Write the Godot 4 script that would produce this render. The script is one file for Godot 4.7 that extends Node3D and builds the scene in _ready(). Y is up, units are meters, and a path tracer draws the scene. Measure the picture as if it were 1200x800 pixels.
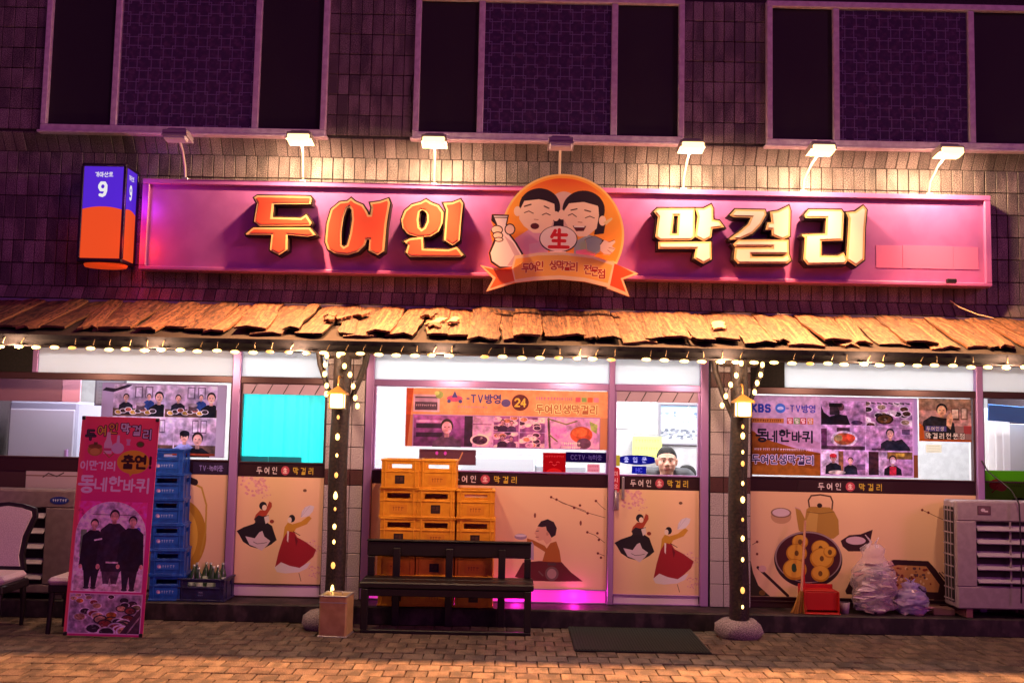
extends Node3D
# A small restaurant front at night: tiled wall, pink sign, bark shingle awning, glazed shop front, things standing on the step and pavement.
# Metres, y up; the shop front glass lies in the plane z = 0, the pavement is y = 0, the street is towards +z.

var names := {}
var M := {}          # materials by name
var rng := RandomNumberGenerator.new()
var building: Node3D

class MB:
	var st := SurfaceTool.new()
	var n := 0
	func _init(smooth := false):
		st.begin(Mesh.PRIMITIVE_TRIANGLES)
		st.set_smooth_group(0 if smooth else -1)
	func smooth(on: bool):
		st.set_smooth_group(0 if on else -1)
	func tint(c: Color):
		st.set_color(c)
	func tri(a: Vector3, b: Vector3, c: Vector3, ua := Vector2.ZERO, ub := Vector2.ZERO, uc := Vector2.ZERO):   # counter-clockwise seen from outside
		st.set_uv(ua); st.add_vertex(a)
		st.set_uv(uc); st.add_vertex(c)
		st.set_uv(ub); st.add_vertex(b)
		n += 1
	func quad(a: Vector3, b: Vector3, c: Vector3, d: Vector3, ua := Vector2.ZERO, ub := Vector2.ZERO, uc := Vector2.ZERO, ud := Vector2.ZERO):
		tri(a, b, c, ua, ub, uc)
		tri(a, c, d, ua, uc, ud)
	func face(p: Array, out: Vector3):
		var nn: Vector3 = (p[1] - p[0]).cross(p[2] - p[0])
		var q := p.duplicate()
		if nn.dot(out) < 0: q.reverse()
		for i in range(1, q.size() - 1): tri(q[0], q[i], q[i + 1])
	func box(lo: Vector3, hi: Vector3, bev := 0.0, xf := Transform3D()):
		var c := (lo + hi) / 2; var h := (hi - lo) / 2
		bev = minf(bev, minf(h.x, minf(h.y, h.z)) * 0.8)
		var v := func(sx: int, sy: int, sz: int, ax: int) -> Vector3:
			var s := Vector3(sx, sy, sz); var e := h - Vector3(bev, bev, bev); e[ax] = h[ax]
			return xf * (c + s * e)
		for ax in 3:
			var b := (ax + 1) % 3; var d := (ax + 2) % 3
			for s in [-1, 1]:
				var p := []
				for k in [[-1, -1], [1, -1], [1, 1], [-1, 1]]:
					var g := [0, 0, 0]; g[ax] = s; g[b] = k[0]; g[d] = k[1]
					p.append(v.call(g[0], g[1], g[2], ax))
				var o := Vector3.ZERO; o[ax] = s
				face(p, xf.basis * o)
			if bev > 0:
				for s1 in [-1, 1]:
					for s2 in [-1, 1]:
						var p := []
						for k in [[b, -1], [b, 1], [d, 1], [d, -1]]:
							var g := [0, 0, 0]; g[b] = s1; g[d] = s2; g[ax] = k[1]
							p.append(v.call(g[0], g[1], g[2], k[0]))
						var o := Vector3.ZERO; o[b] = s1; o[d] = s2
						face(p, xf.basis * o)
		if bev > 0:
			for sx in [-1, 1]:
				for sy in [-1, 1]:
					for sz in [-1, 1]:
						face([v.call(sx, sy, sz, 0), v.call(sx, sy, sz, 1), v.call(sx, sy, sz, 2)], xf.basis * Vector3(sx, sy, sz))
	func cbox(x: float, y: float, z: float, w: float, h: float, d: float, bev := 0.0, xf := Transform3D()):
		box(Vector3(x - w / 2, y - h / 2, z - d / 2), Vector3(x + w / 2, y + h / 2, z + d / 2), bev, xf)
	# a thin sheet facing +z with its picture on the front; edges and back take the picture's corner
	func sheet(x0: float, x1: float, y0: float, y1: float, z0: float, z1: float, xf := Transform3D()):
		var a := xf * Vector3(x0, y0, z1); var b := xf * Vector3(x1, y0, z1); var c := xf * Vector3(x1, y1, z1); var d := xf * Vector3(x0, y1, z1)
		var e := xf * Vector3(x0, y0, z0); var f := xf * Vector3(x1, y0, z0); var g := xf * Vector3(x1, y1, z0); var h := xf * Vector3(x0, y1, z0)
		quad(a, b, c, d, Vector2(0, 1), Vector2(1, 1), Vector2(1, 0), Vector2(0, 0))
		var u := Vector2(.004, .004)
		quad(f, e, h, g, u, u, u, u); quad(e, f, b, a, u, u, u, u); quad(d, c, g, h, u, u, u, u); quad(e, a, d, h, u, u, u, u); quad(b, f, g, c, u, u, u, u)
	func tube(pts: Array, r0: float, r1 := -1.0, sides := 8, caps := true):
		if r1 < 0: r1 = r0
		smooth(true)
		var rings := []
		var up := Vector3.UP
		for i in pts.size():
			var t: Vector3 = ((pts[mini(i + 1, pts.size() - 1)] - pts[maxi(i - 1, 0)]) as Vector3).normalized()
			if absf(t.dot(up)) > .95: up = Vector3.RIGHT
			var sx := t.cross(up).normalized(); up = sx.cross(t).normalized()
			var r := lerpf(r0, r1, float(i) / maxf(1, pts.size() - 1))
			var ring := []
			for k in sides: ring.append(pts[i] + (sx * cos(TAU * k / sides) + up * sin(TAU * k / sides)) * r)
			rings.append(ring)
		for i in pts.size() - 1:
			for k in sides:
				var k2 := (k + 1) % sides
				var mid: Vector3 = (pts[i] + pts[i + 1]) / 2
				var p := [rings[i][k], rings[i][k2], rings[i + 1][k2], rings[i + 1][k]]
				face(p, (p[0] + p[2]) / 2 - mid)
		smooth(false)
		if caps:
			face(rings[0], pts[0] - pts[1]); face(rings[-1], pts[-1] - pts[-2])
	func lathe(c: Vector3, prof: Array, sides := 14, squash := Vector2.ONE, wob := 0.0, sd := 0):   # prof: Vector2(radius, height)
		smooth(true)
		var rg := RandomNumberGenerator.new(); rg.seed = sd
		var rings := []
		for q in prof:
			var ring := []
			for k in sides:
				var a := TAU * k / sides; var rr: float = q.x * (1 + wob * rg.randf_range(-1, 1))
				ring.append(c + Vector3(cos(a) * rr * squash.x, q.y + wob * .3 * q.x * rg.randf_range(-1, 1), sin(a) * rr * squash.y))
			rings.append(ring)
		for i in prof.size() - 1:
			for k in sides:
				var k2 := (k + 1) % sides
				var p := [rings[i][k], rings[i][k2], rings[i + 1][k2], rings[i + 1][k]]
				var mid: Vector3 = c + Vector3(0, (prof[i].y + prof[i + 1].y) / 2, 0)
				var out: Vector3 = (p[0] + p[1] + p[2] + p[3]) / 4 - mid
				if absf(prof[i].x - prof[i + 1].x) > absf(prof[i].y - prof[i + 1].y) * 2: out = Vector3(0, (prof[i + 1].y - prof[i].y) * (1 if prof[i].x > prof[i + 1].x else -1), 0)
				if out.y == 0 and out.length() < 1e-6: out = Vector3.UP if i > 0 else Vector3.DOWN
				tri_or(p, out)
		smooth(false)
	func tri_or(p: Array, out: Vector3):
		if p[0].distance_to(p[1]) < 1e-5: face([p[0], p[2], p[3]], out)
		elif p[2].distance_to(p[3]) < 1e-5: face([p[0], p[1], p[2]], out)
		else: face(p, out)
	func ball(c: Vector3, r: Vector3, seg := 10, wob := 0.0, sd := 0):
		var prof := []
		var rows := maxi(4, seg / 2)
		for i in rows + 1:
			var a := PI * i / rows - PI / 2
			prof.append(Vector2(maxf(cos(a), 0.0) * r.x, sin(a) * r.y))
		lathe(c, prof, seg, Vector2(1, r.z / r.x), wob, sd)
	# an extruded outline with holes; caps are triangulated, walls follow every contour; xy outline, z0 back, z1 front
	func extrude(outer: PackedVector2Array, holes: Array, z0: float, z1: float, uvo := Vector2.ZERO, uvs := Vector2.ZERO, back := true):
		var pieces := [outer]
		for h in holes:
			var cx := 0.0
			for p in h: cx += p.x / h.size()
			var nxt := []
			for pc in pieces:
				for half in [PackedVector2Array([Vector2(-99, -99), Vector2(cx, -99), Vector2(cx, 99), Vector2(-99, 99)]), PackedVector2Array([Vector2(cx, -99), Vector2(99, -99), Vector2(99, 99), Vector2(cx, 99)])]:
					for a in Geometry2D.intersect_polygons(pc, half):
						nxt.append_array(Geometry2D.clip_polygons(a, h))
			pieces = nxt
		for pc in pieces:
			var ix := Geometry2D.triangulate_polygon(pc)
			for t in range(0, ix.size(), 3):
				var v := []; var u := []
				for k in 3:
					var p: Vector2 = pc[ix[t + k]]
					v.append(p); u.append(Vector2((p.x - uvo.x) * uvs.x, (p.y - uvo.y) * uvs.y))
				if (v[1] - v[0]).cross(v[2] - v[0]) < 0:
					var q = v[1]; v[1] = v[2]; v[2] = q
					q = u[1]; u[1] = u[2]; u[2] = q
				tri(Vector3(v[0].x, v[0].y, z1), Vector3(v[1].x, v[1].y, z1), Vector3(v[2].x, v[2].y, z1), u[0], u[1], u[2])
				if back: tri(Vector3(v[0].x, v[0].y, z0), Vector3(v[2].x, v[2].y, z0), Vector3(v[1].x, v[1].y, z0), u[0], u[2], u[1])
		for c in [outer] + holes:
			var inner: bool = not (c == outer)
			var cw := Geometry2D.is_polygon_clockwise(c)
			for i in c.size():
				var p: Vector2 = c[i]; var q: Vector2 = c[(i + 1) % c.size()]
				var d := (q - p).orthogonal()
				var side := d if not cw else -d
				var o3 := Vector3(side.x, side.y, 0) * (-1.0 if inner else 1.0)
				face([Vector3(p.x, p.y, z0), Vector3(q.x, q.y, z0), Vector3(q.x, q.y, z1), Vector3(p.x, p.y, z1)], o3)
	func done() -> ArrayMesh:
		st.generate_normals()
		return st.commit()

func numbered(parent: Node, called: String) -> String:
	var key := str(parent.get_instance_id()) + called
	var k: int = names.get(key, 0)
	names[key] = k + 1
	return called if k == 0 else "%s_%03d" % [called, k]

func obj(called: String, b, m: Material, parent: Node = self, pos := Vector3.ZERO) -> MeshInstance3D:
	var o := MeshInstance3D.new()
	o.mesh = b.done() if b is MB else b
	o.material_override = null
	if m and o.mesh is ArrayMesh and o.mesh.get_surface_count() and o.mesh.surface_get_material(0) == null: o.mesh.surface_set_material(0, m)
	elif m: o.set_surface_override_material(0, m)
	o.name = numbered(parent, called)
	o.position = pos
	parent.add_child(o, true)
	return o

func thing(called: String, label: String, category: String, at := Vector3.ZERO, turn := 0.0, group := "") -> Node3D:
	var o := Node3D.new()
	o.name = numbered(self, called)
	add_child(o, true)
	o.position = at
	o.rotation.y = turn
	return tag(o, label, category, group)

func bar(called: String, x0: float, x1: float, y0: float, y1: float, z0: float, z1: float, m: Material, parent: Node, bev := .004) -> MeshInstance3D:
	var b := MB.new(); b.box(Vector3(x0, y0, z0), Vector3(x1, y1, z1), bev)
	return obj(called, b, m, parent)

func tag(o: Node, label: String, category: String, group := "") -> Node:
	o.set_meta("label", label)
	o.set_meta("category", category)
	if group: o.set_meta("group", group)
	return o

func part(called: String, parent: Node, at := Vector3.ZERO) -> Node3D:      # a part that has pieces of its own
	var o := Node3D.new()
	o.name = numbered(parent, called)
	parent.add_child(o, true)
	o.position = at
	return o

func struct(called: String, b, m: Material) -> MeshInstance3D:
	var o := obj(called, b, m)
	o.set_meta("kind", "structure")
	return o

func dup(src: Node3D, at: Vector3, turn: float, label: String, group := "") -> Node3D:
	var o: Node3D = src.duplicate()
	o.name = numbered(self, String(src.name).rstrip("0123456789_"))
	add_child(o, true)
	o.position = at
	o.rotation.y = turn
	o.set_meta("label", label)
	if group: o.set_meta("group", group)
	return o

# ---------- materials ----------
func mat(col: Color, rough := .6, metal := 0.0) -> StandardMaterial3D:
	var m := StandardMaterial3D.new()
	m.albedo_color = col; m.roughness = rough; m.metallic = metal
	return m

func noise_tex(freq: float, cols: Array, offs: Array, sd := 1, size := 512, oct := 4, kind := FastNoiseLite.TYPE_SIMPLEX_SMOOTH) -> NoiseTexture2D:
	var f := FastNoiseLite.new()
	f.noise_type = kind; f.frequency = freq; f.seed = sd; f.fractal_octaves = oct
	var t := NoiseTexture2D.new()
	t.width = size; t.height = size; t.seamless = true; t.noise = f
	var g := Gradient.new()
	g.offsets = PackedFloat32Array(offs); g.colors = PackedColorArray(cols)
	t.color_ramp = g
	return t

func noisy(freq: float, cols: Array, offs: Array, sd: int, per_metre: float, rough := .7, bump := 0.0, oct := 4) -> StandardMaterial3D:
	var m := mat(Color.WHITE, rough)
	m.albedo_texture = noise_tex(freq, cols, offs, sd, 512, oct)
	m.uv1_triplanar = true; m.uv1_world_triplanar = true
	m.uv1_scale = Vector3.ONE * per_metre
	if bump > 0:
		m.heightmap_enabled = true; m.heightmap_scale = bump; m.heightmap_texture = m.albedo_texture
	return m

func weathered(m: StandardMaterial3D, low: float, sd: int, scale := .3) -> StandardMaterial3D:      # broad stains over a fine material
	m.detail_enabled = true
	m.detail_blend_mode = BaseMaterial3D.BLEND_MODE_MUL
	m.detail_albedo = noise_tex(.014, [Color(low, low, low), Color(.9, .88, .88), Color.WHITE], [.3, .5, .7], sd, 512, 5)
	m.detail_uv_layer = BaseMaterial3D.DETAIL_UV_2
	m.uv2_triplanar = true; m.uv2_world_triplanar = true; m.uv2_scale = Vector3(scale * 1.6, scale * .7, scale)
	return m

func printed(im: Image, rough := .45, spec := .5) -> StandardMaterial3D:
	var m := mat(Color.WHITE, rough)
	m.metallic_specular = spec
	m.albedo_texture = ImageTexture.create_from_image(im)
	m.texture_repeat = false
	return m

func film(im: Image, through := 1.3) -> StandardMaterial3D:      # print on a sheet that lets some light through
	var m := printed(im, .5)
	m.backlight_enabled = true; m.backlight = Color(through, through, through)
	return m

func glow(col: Color, e: float) -> StandardMaterial3D:
	var m := mat(col, .4)
	m.emission_enabled = true; m.emission = col; m.emission_energy_multiplier = e
	return m

func H(s: String) -> Color:
	return Color(s)

# ---------- ink: flat drawing on images, for print ----------
func paper(w: int, h: int, c: Color) -> Image:
	var im := Image.create_empty(w, h, false, Image.FORMAT_RGB8)
	im.fill(c)
	return im

func poly(im: Image, p: Array, c: Color):
	var y0 := 1e9; var y1 := -1e9
	for q in p: y0 = minf(y0, q.y); y1 = maxf(y1, q.y)
	for y in range(maxi(0, floori(y0)), mini(im.get_height() - 1, ceili(y1)) + 1):
		var xs := []
		var yy := y + .5
		for i in p.size():
			var a: Vector2 = p[i]; var b: Vector2 = p[(i + 1) % p.size()]
			if (a.y <= yy) != (b.y <= yy): xs.append(a.x + (yy - a.y) / (b.y - a.y) * (b.x - a.x))
		xs.sort()
		for k in range(0, xs.size() - 1, 2):
			var x0 := roundi(xs[k]); var x1 := roundi(xs[k + 1])
			if x1 > x0: im.fill_rect(Rect2i(x0, y, x1 - x0, 1), c)

func V(a: Array, k := 1.0, o := Vector2.ZERO) -> Array:     # flat list of numbers to points
	var out := []
	for i in range(0, a.size() - 1, 2): out.append(Vector2(a[i], a[i + 1]) * k + o)
	return out

func disc(im: Image, x: float, y: float, rx: float, ry: float, c: Color):
	for yy in range(maxi(0, floori(y - ry)), mini(im.get_height() - 1, ceili(y + ry)) + 1):
		var t := (yy + .5 - y) / ry
		if absf(t) < 1:
			var w := rx * sqrt(1 - t * t)
			im.fill_rect(Rect2i(roundi(x - w), yy, maxi(1, roundi(2 * w)), 1), c)

func rect(im: Image, x: float, y: float, w: float, h: float, c: Color):
	im.fill_rect(Rect2i(roundi(x), roundi(y), roundi(w), roundi(h)), c)

func line(im: Image, p: Array, w: float, c: Color, round_ends := true):
	for i in p.size() - 1:
		var a: Vector2 = p[i]; var b: Vector2 = p[i + 1]
		var d := b - a
		if d.length() < .01: continue
		var s := d.normalized().orthogonal() * w / 2
		var e := d.normalized() * (0.0 if round_ends else w / 2)
		poly(im, [a - e + s, b + e + s, b + e - s, a - e - s], c)
	if round_ends and w > 2.5:
		for q in p: disc(im, q.x, q.y, w / 2, w / 2, c)

func grad(im: Image, x: int, y: int, w: int, h: int, a: Color, b: Color):
	for k in h: im.fill_rect(Rect2i(x, y + k, w, 1), a.lerp(b, float(k) / maxf(1, h - 1)))

# Hangul by strokes: each letter part is a set of lines in a unit box
const HEAD := "ㄱㄲㄴㄷㄸㄹㅁㅂㅃㅅㅆㅇㅈㅉㅊㅋㅌㅍㅎ"
const TAIL := " ㄱㄲㄳㄴㄵㄶㄷㄹㄺㄻㄼㄽㄾㄿㅀㅁㅂㅄㅅㅆㅇㅈㅊㅋㅌㅍㅎ"
const JAMO := {
	"ㄱ": [[0, .05, 1, .05, .8, 1]], "ㄴ": [[0, 0, 0, .95, 1, .95]], "ㄷ": [[1, .05, 0, .05, 0, .95, 1, .95]], "ㄹ": [[0, 0, 1, 0, 1, .5, 0, .5, 0, 1, 1, 1]],
	"ㅁ": [[0, 0, 1, 0, 1, 1, 0, 1, 0, 0]], "ㅂ": [[0, 0, 0, 1, 1, 1, 1, 0], [0, .5, 1, .5]], "ㅅ": [[.5, 0, .4, .5, 0, 1], [.45, .4, 1, 1]], "ㅈ": [[0, .05, 1, .05], [.5, .05, .4, .5, 0, 1], [.45, .5, 1, 1]],
	"ㅊ": [[.5, -.15, .5, 0], [0, .15, 1, .15], [.5, .15, 0, 1], [.45, .55, 1, 1]], "ㅋ": [[0, .05, 1, .05, .8, 1], [0, .5, .9, .5]], "ㅌ": [[1, .0, 0, .0, 0, 1, 1, 1], [0, .5, 1, .5]],
	"ㅍ": [[0, 0, 1, 0], [.3, 0, .3, 1], [.7, 0, .7, 1], [0, 1, 1, 1]],
}
const LATIN := {
	"K": [[0, 0, 0, 1], [1, 0, 0, .55], [.3, .45, 1, 1]], "B": [[0, 0, 0, 1, .8, 1, 1, .8, 1, .65, .8, .5, 0, .5], [0, 0, .75, 0, .95, .15, .95, .35, .8, .5]], "S": [[1, .12, .8, 0, .2, 0, 0, .15, 0, .35, .2, .5, .8, .5, 1, .65, 1, .85, .8, 1, .2, 1, 0, .88]],
	"T": [[0, 0, 1, 0], [.5, 0, .5, 1]], "V": [[0, 0, .5, 1, 1, 0]], "C": [[1, .15, .75, 0, .25, 0, 0, .25, 0, .75, .25, 1, .75, 1, 1, .85]], "D": [[0, 0, 0, 1, .6, 1, 1, .7, 1, .3, .6, 0, 0, 0]], "H": [[0, 0, 0, 1], [1, 0, 1, 1], [0, .5, 1, .5]],
	"A": [[0, 1, .5, 0, 1, 1], [.2, .65, .8, .65]], "2": [[0, .2, .25, 0, .75, 0, 1, .2, 1, .4, 0, 1, 1, 1]], "4": [[.75, 1, .75, 0, 0, .7, 1, .7]], "9": [[.95, .35, .75, .55, .25, .55, .03, .35, .03, .2, .25, 0, .75, 0, .97, .2, .97, .6, .8, .9, .5, 1, .15, .95]],
	"!": [[.5, 0, .5, .65], [.5, .92, .5, 1]], "-": [[.1, .5, .9, .5]], "·": [[.45, .5, .55, .5]], "生": [[.3, .05, .12, .4], [.2, .28, .9, .28], [.2, .62, .82, .62], [.0, .97, 1, .97], [.52, 0, .52, .97]],
}

func strokes(ch: String, x: float, y: float, w: float, h: float) -> Array:
	var out := []
	if ch == "ㅇ" or ch == "ㅎ":
		var cy := y + h * (.5 if ch == "ㅇ" else .68); var ry := h * (.5 if ch == "ㅇ" else .32)
		var ring := []
		for k in 15: ring.append(Vector2(x + w * (.5 + .5 * cos(TAU * k / 14)), cy + ry * sin(TAU * k / 14)))
		out.append(ring)
		if ch == "ㅎ":
			out.append([Vector2(x + w * .35, y), Vector2(x + w * .65, y)])
			out.append([Vector2(x, y + h * .2), Vector2(x + w, y + h * .2)])
		return out
	var twin := "ㄲㄸㅃㅆㅉ".find(ch)
	if twin >= 0:
		var one: String = "ㄱㄷㅂㅅㅈ"[twin]
		return strokes(one, x, y, w * .44, h) + strokes(one, x + w * .56, y, w * .44, h)
	var set: Array = JAMO.get(ch, LATIN.get(ch, []))
	for s in set:
		var l := []
		for i in range(0, s.size(), 2): l.append(Vector2(x + w * s[i], y + h * s[i + 1]))
		out.append(l)
	return out

func syllable(ch: String, x: float, y: float, w: float, h: float) -> Array:
	var code := ch.unicode_at(0) - 0xAC00
	if code < 0 or code > 11171: return strokes(ch, x + w * .14, y + h * .1, w * (.6 if ch != "生" else .76), h * .8)
	var L: String = HEAD[code / 588]; var v := (code % 588) / 28; var T := code % 28
	var out := []
	var hb := .56 if T else 1.0        # the share of the height that head and vowel take
	var up := [0, 1, 2, 3, 4, 5, 6, 7, 20]
	var low := [8, 12, 13, 17, 18]
	var seg := func(ax: float, ay: float, bx: float, by: float): out.append([Vector2(x + w * ax, y + h * ay), Vector2(x + w * bx, y + h * by)])
	if v in up:
		out.append_array(strokes(L, x + w * .08, y + h * (.12 if not T else .06), w * .42, h * (.7 if not T else .42)))
		var bot := .98 if not T else .58
		var m := .48 if not T else .28
		match v:
			0: seg.call(.7, .02, .7, bot); seg.call(.7, m, .95, m)
			1, 3: seg.call(.64, .04, .64, bot); seg.call(.88, .0, .88, bot); seg.call(.64, m, .88, m)
			2: seg.call(.7, .02, .7, bot); seg.call(.7, m - .1, .95, m - .1); seg.call(.7, m + .1, .95, m + .1)
			4: seg.call(.82, .02, .82, bot); seg.call(.58, m, .82, m)
			6: seg.call(.82, .02, .82, bot); seg.call(.56, m - .1, .82, m - .1); seg.call(.56, m + .1, .82, m + .1)
			5, 7: seg.call(.72, .04, .72, bot); seg.call(.92, .0, .92, bot); seg.call(.54, m, .72, m)
			20: seg.call(.8, .02, .8, bot)
		if T: out.append_array(strokes(TAIL[T], x + w * .24, y + h * .68, w * .58, h * .28))
	elif v in low:
		out.append_array(strokes(L, x + w * .22, y + h * .05, w * .56, h * (.4 if not T else .26)))
		var b := .82 if not T else .52
		match v:
			8: seg.call(.5, b - .26, .5, b); seg.call(.04, b, .96, b)
			12: seg.call(.36, b - .26, .36, b); seg.call(.64, b - .26, .64, b); seg.call(.04, b, .96, b)
			13: b -= .2 if not T else .08; seg.call(.04, b, .96, b); seg.call(.5, b, .5, b + (.36 if not T else .16))
			17: b -= .2 if not T else .08; seg.call(.04, b, .96, b); seg.call(.36, b, .36, b + (.36 if not T else .16)); seg.call(.64, b, .64, b + (.36 if not T else .16))
			18: seg.call(.04, b - .08, .96, b - .08)
		if T: out.append_array(strokes(TAIL[T], x + w * .24, y + h * .72, w * .54, h * .24))
	else:
		out.append_array(strokes(L, x + w * .08, y + h * .08, w * .46, h * .38 * hb + h * .04))
		var b2 := .72 * hb
		match v:
			9, 10, 11: seg.call(.32, b2 - .18 * hb, .32, b2); seg.call(.02, b2, .62, b2)
			14, 15, 16: seg.call(.02, b2 - .1, .62, b2 - .1); seg.call(.32, b2 - .1, .32, b2 + .16 * hb)
			19: seg.call(.02, b2, .62, b2)
		seg.call(.84, .02, .84, hb * .98)
		if v in [9, 10]: seg.call(.84, .5 * hb, .98, .5 * hb)
		if v in [14, 15]: seg.call(.62, .55 * hb, .84, .55 * hb)
		if T: out.append_array(strokes(TAIL[T], x + w * .24, y + h * .7, w * .56, h * .28))
	return out

func text(im: Image, s: String, x: float, y: float, h: float, c: Color, weight := .11, pitch := 1.0, wide := .95, rise = null):
	for i in s.length():
		if s[i] == " ":
			x += h * pitch * .5; continue
		var narrow := .5 if s[i] in "!·-" else (.8 if s[i].unicode_at(0) < 128 else 1.0)
		var dy: float = rise.call(i) if rise != null else 0.0
		for l in syllable(s[i], x, y + dy, h * wide * narrow, h): line(im, l, maxf(1.0, h * weight), c)
		x += h * pitch * narrow

func outlined(im: Image, s: String, x: float, y: float, h: float, c: Color, edge: Color, weight := .12, fat := .1, pitch := 1.0, rise = null):
	text(im, s, x, y, h, edge, weight + fat, pitch, .95, rise)
	text(im, s, x, y, h, c, weight, pitch, .95, rise)

func scribble(im: Image, x: float, y: float, w: float, h: float, c: Color, sd := 1):      # a line of small print too fine to read
	var rg := RandomNumberGenerator.new(); rg.seed = sd
	var p := x
	while p < x + w:
		var q := rg.randf_range(.3, .9) * h
		rect(im, p, y + h * rg.randf_range(0, .25), q, maxf(1, h * .22), c)
		rect(im, p + q * .3, y, maxf(1, h * .2), h, c)
		p += q + h * .25

func bust(im: Image, x: float, y: float, s: float, cloth: Color, skin := Color("c99a88"), hair := Color("241a20"), hat := Color(0, 0, 0, 0)):   # printed head and shoulders; s: height of the head
	poly(im, [Vector2(x - s * 1.15, y + s * 2.6), Vector2(x - s * 1.05, y + s * 1.15), Vector2(x - s * .4, y + s * .72), Vector2(x + s * .4, y + s * .72), Vector2(x + s * 1.05, y + s * 1.15), Vector2(x + s * 1.2, y + s * 2.6)], cloth)
	rect(im, x - s * .18, y + s * .3, s * .36, s * .5, skin.darkened(.15))
	disc(im, x, y - s * .08, s * .47, s * .52, hair)
	disc(im, x, y + s * .07, s * .38, s * .46, skin)
	disc(im, x - s * .15, y + s * .02, s * .06, s * .035, hair); disc(im, x + s * .15, y + s * .02, s * .06, s * .035, hair)
	disc(im, x, y + s * .3, s * .12, s * .035, Color("8a4a48"))
	if hat.a > 0:
		disc(im, x, y - s * .3, s * .5, s * .3, hat)
		rect(im, x - s * .5, y - s * .28, s, s * .14, hat)

func mottle(im: Image, x: int, y: int, w: int, h: int, amount: float, sd: int, lift := 1.0):      # the uneven tones of a photograph, inside a printed picture
	var f := FastNoiseLite.new(); f.seed = sd; f.frequency = .02; f.fractal_octaves = 3
	var g := FastNoiseLite.new(); g.seed = sd + 50; g.frequency = .009; g.fractal_octaves = 2
	for yy in range(maxi(0, y), mini(im.get_height(), y + h)):
		for xx in range(maxi(0, x), mini(im.get_width(), x + w)):
			var c := im.get_pixel(xx, yy)
			var k := lift + amount * (f.get_noise_2d(xx, yy) * 1.6 + g.get_noise_2d(xx, yy))
			var t := g.get_noise_2d(xx + 500, yy) * amount * .15
			im.set_pixel(xx, yy, Color(clampf(c.r * k + t, 0, 1), clampf(c.g * k, 0, 1), clampf(c.b * k - t * .6, 0, 1)))

func dish(im: Image, x: float, y: float, r: float, food: Color, rim := Color("d9cfd6"), sd := 1):
	disc(im, x, y, r, r * .62, rim)
	disc(im, x, y, r * .78, r * .46, food)
	var rg := RandomNumberGenerator.new(); rg.seed = sd
	for k in 9:
		var a := rg.randf() * TAU; var q := rg.randf() * .6
		disc(im, x + cos(a) * r * q, y + sin(a) * r * q * .6, r * .13, r * .09, food.lightened(rg.randf() * .4) if k % 2 else food.darkened(rg.randf() * .4))

func table_of_dishes(im: Image, x: int, y: int, w: int, h: int, sd: int):
	var rg := RandomNumberGenerator.new(); rg.seed = sd
	rect(im, x, y, w, h, Color("a08ca4"))
	var cols := [Color("b8742a"), Color("3c2a30"), Color("8a3a34"), Color("6a6a4a"), Color("c7a27a"), Color("2a2230")]
	var sub := paper(w, h, Color("a898ac"))
	for k in 34:
		var t := k / 34.0
		dish(sub, rg.randf() * w, t * h, lerpf(.05, .13, t) * w, cols[rg.randi() % 6], Color("d8d0dc") if rg.randf() < .6 else Color("2c2430"), sd * 50 + k)
	im.blit_rect(sub, Rect2i(0, 0, w, h), Vector2i(x, y))

# ---------- what is printed on signs, posters and films ----------
const PEACH := Color("e9c29c")

func blossom(im: Image, x: float, y: float, r: float, n: int, sd: int):
	var rg := RandomNumberGenerator.new(); rg.seed = sd
	for k in n:
		var a := rg.randf() * TAU; var q := sqrt(rg.randf()) * r
		disc(im, x + cos(a) * q, y + sin(a) * q * .8, r * .09, r * .08, Color("d08a9a").lerp(Color("e8b8b4"), rg.randf()))

func berries(im: Image, pts: Array, dots: Array, k: float, o: Vector2):
	line(im, V(pts, k, o), 3, Color("5a2a22"))
	for d in V(dots, k, o): disc(im, d.x, d.y, 8 * k * .8, 8 * k * .8, Color("6a1c1e"))

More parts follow.
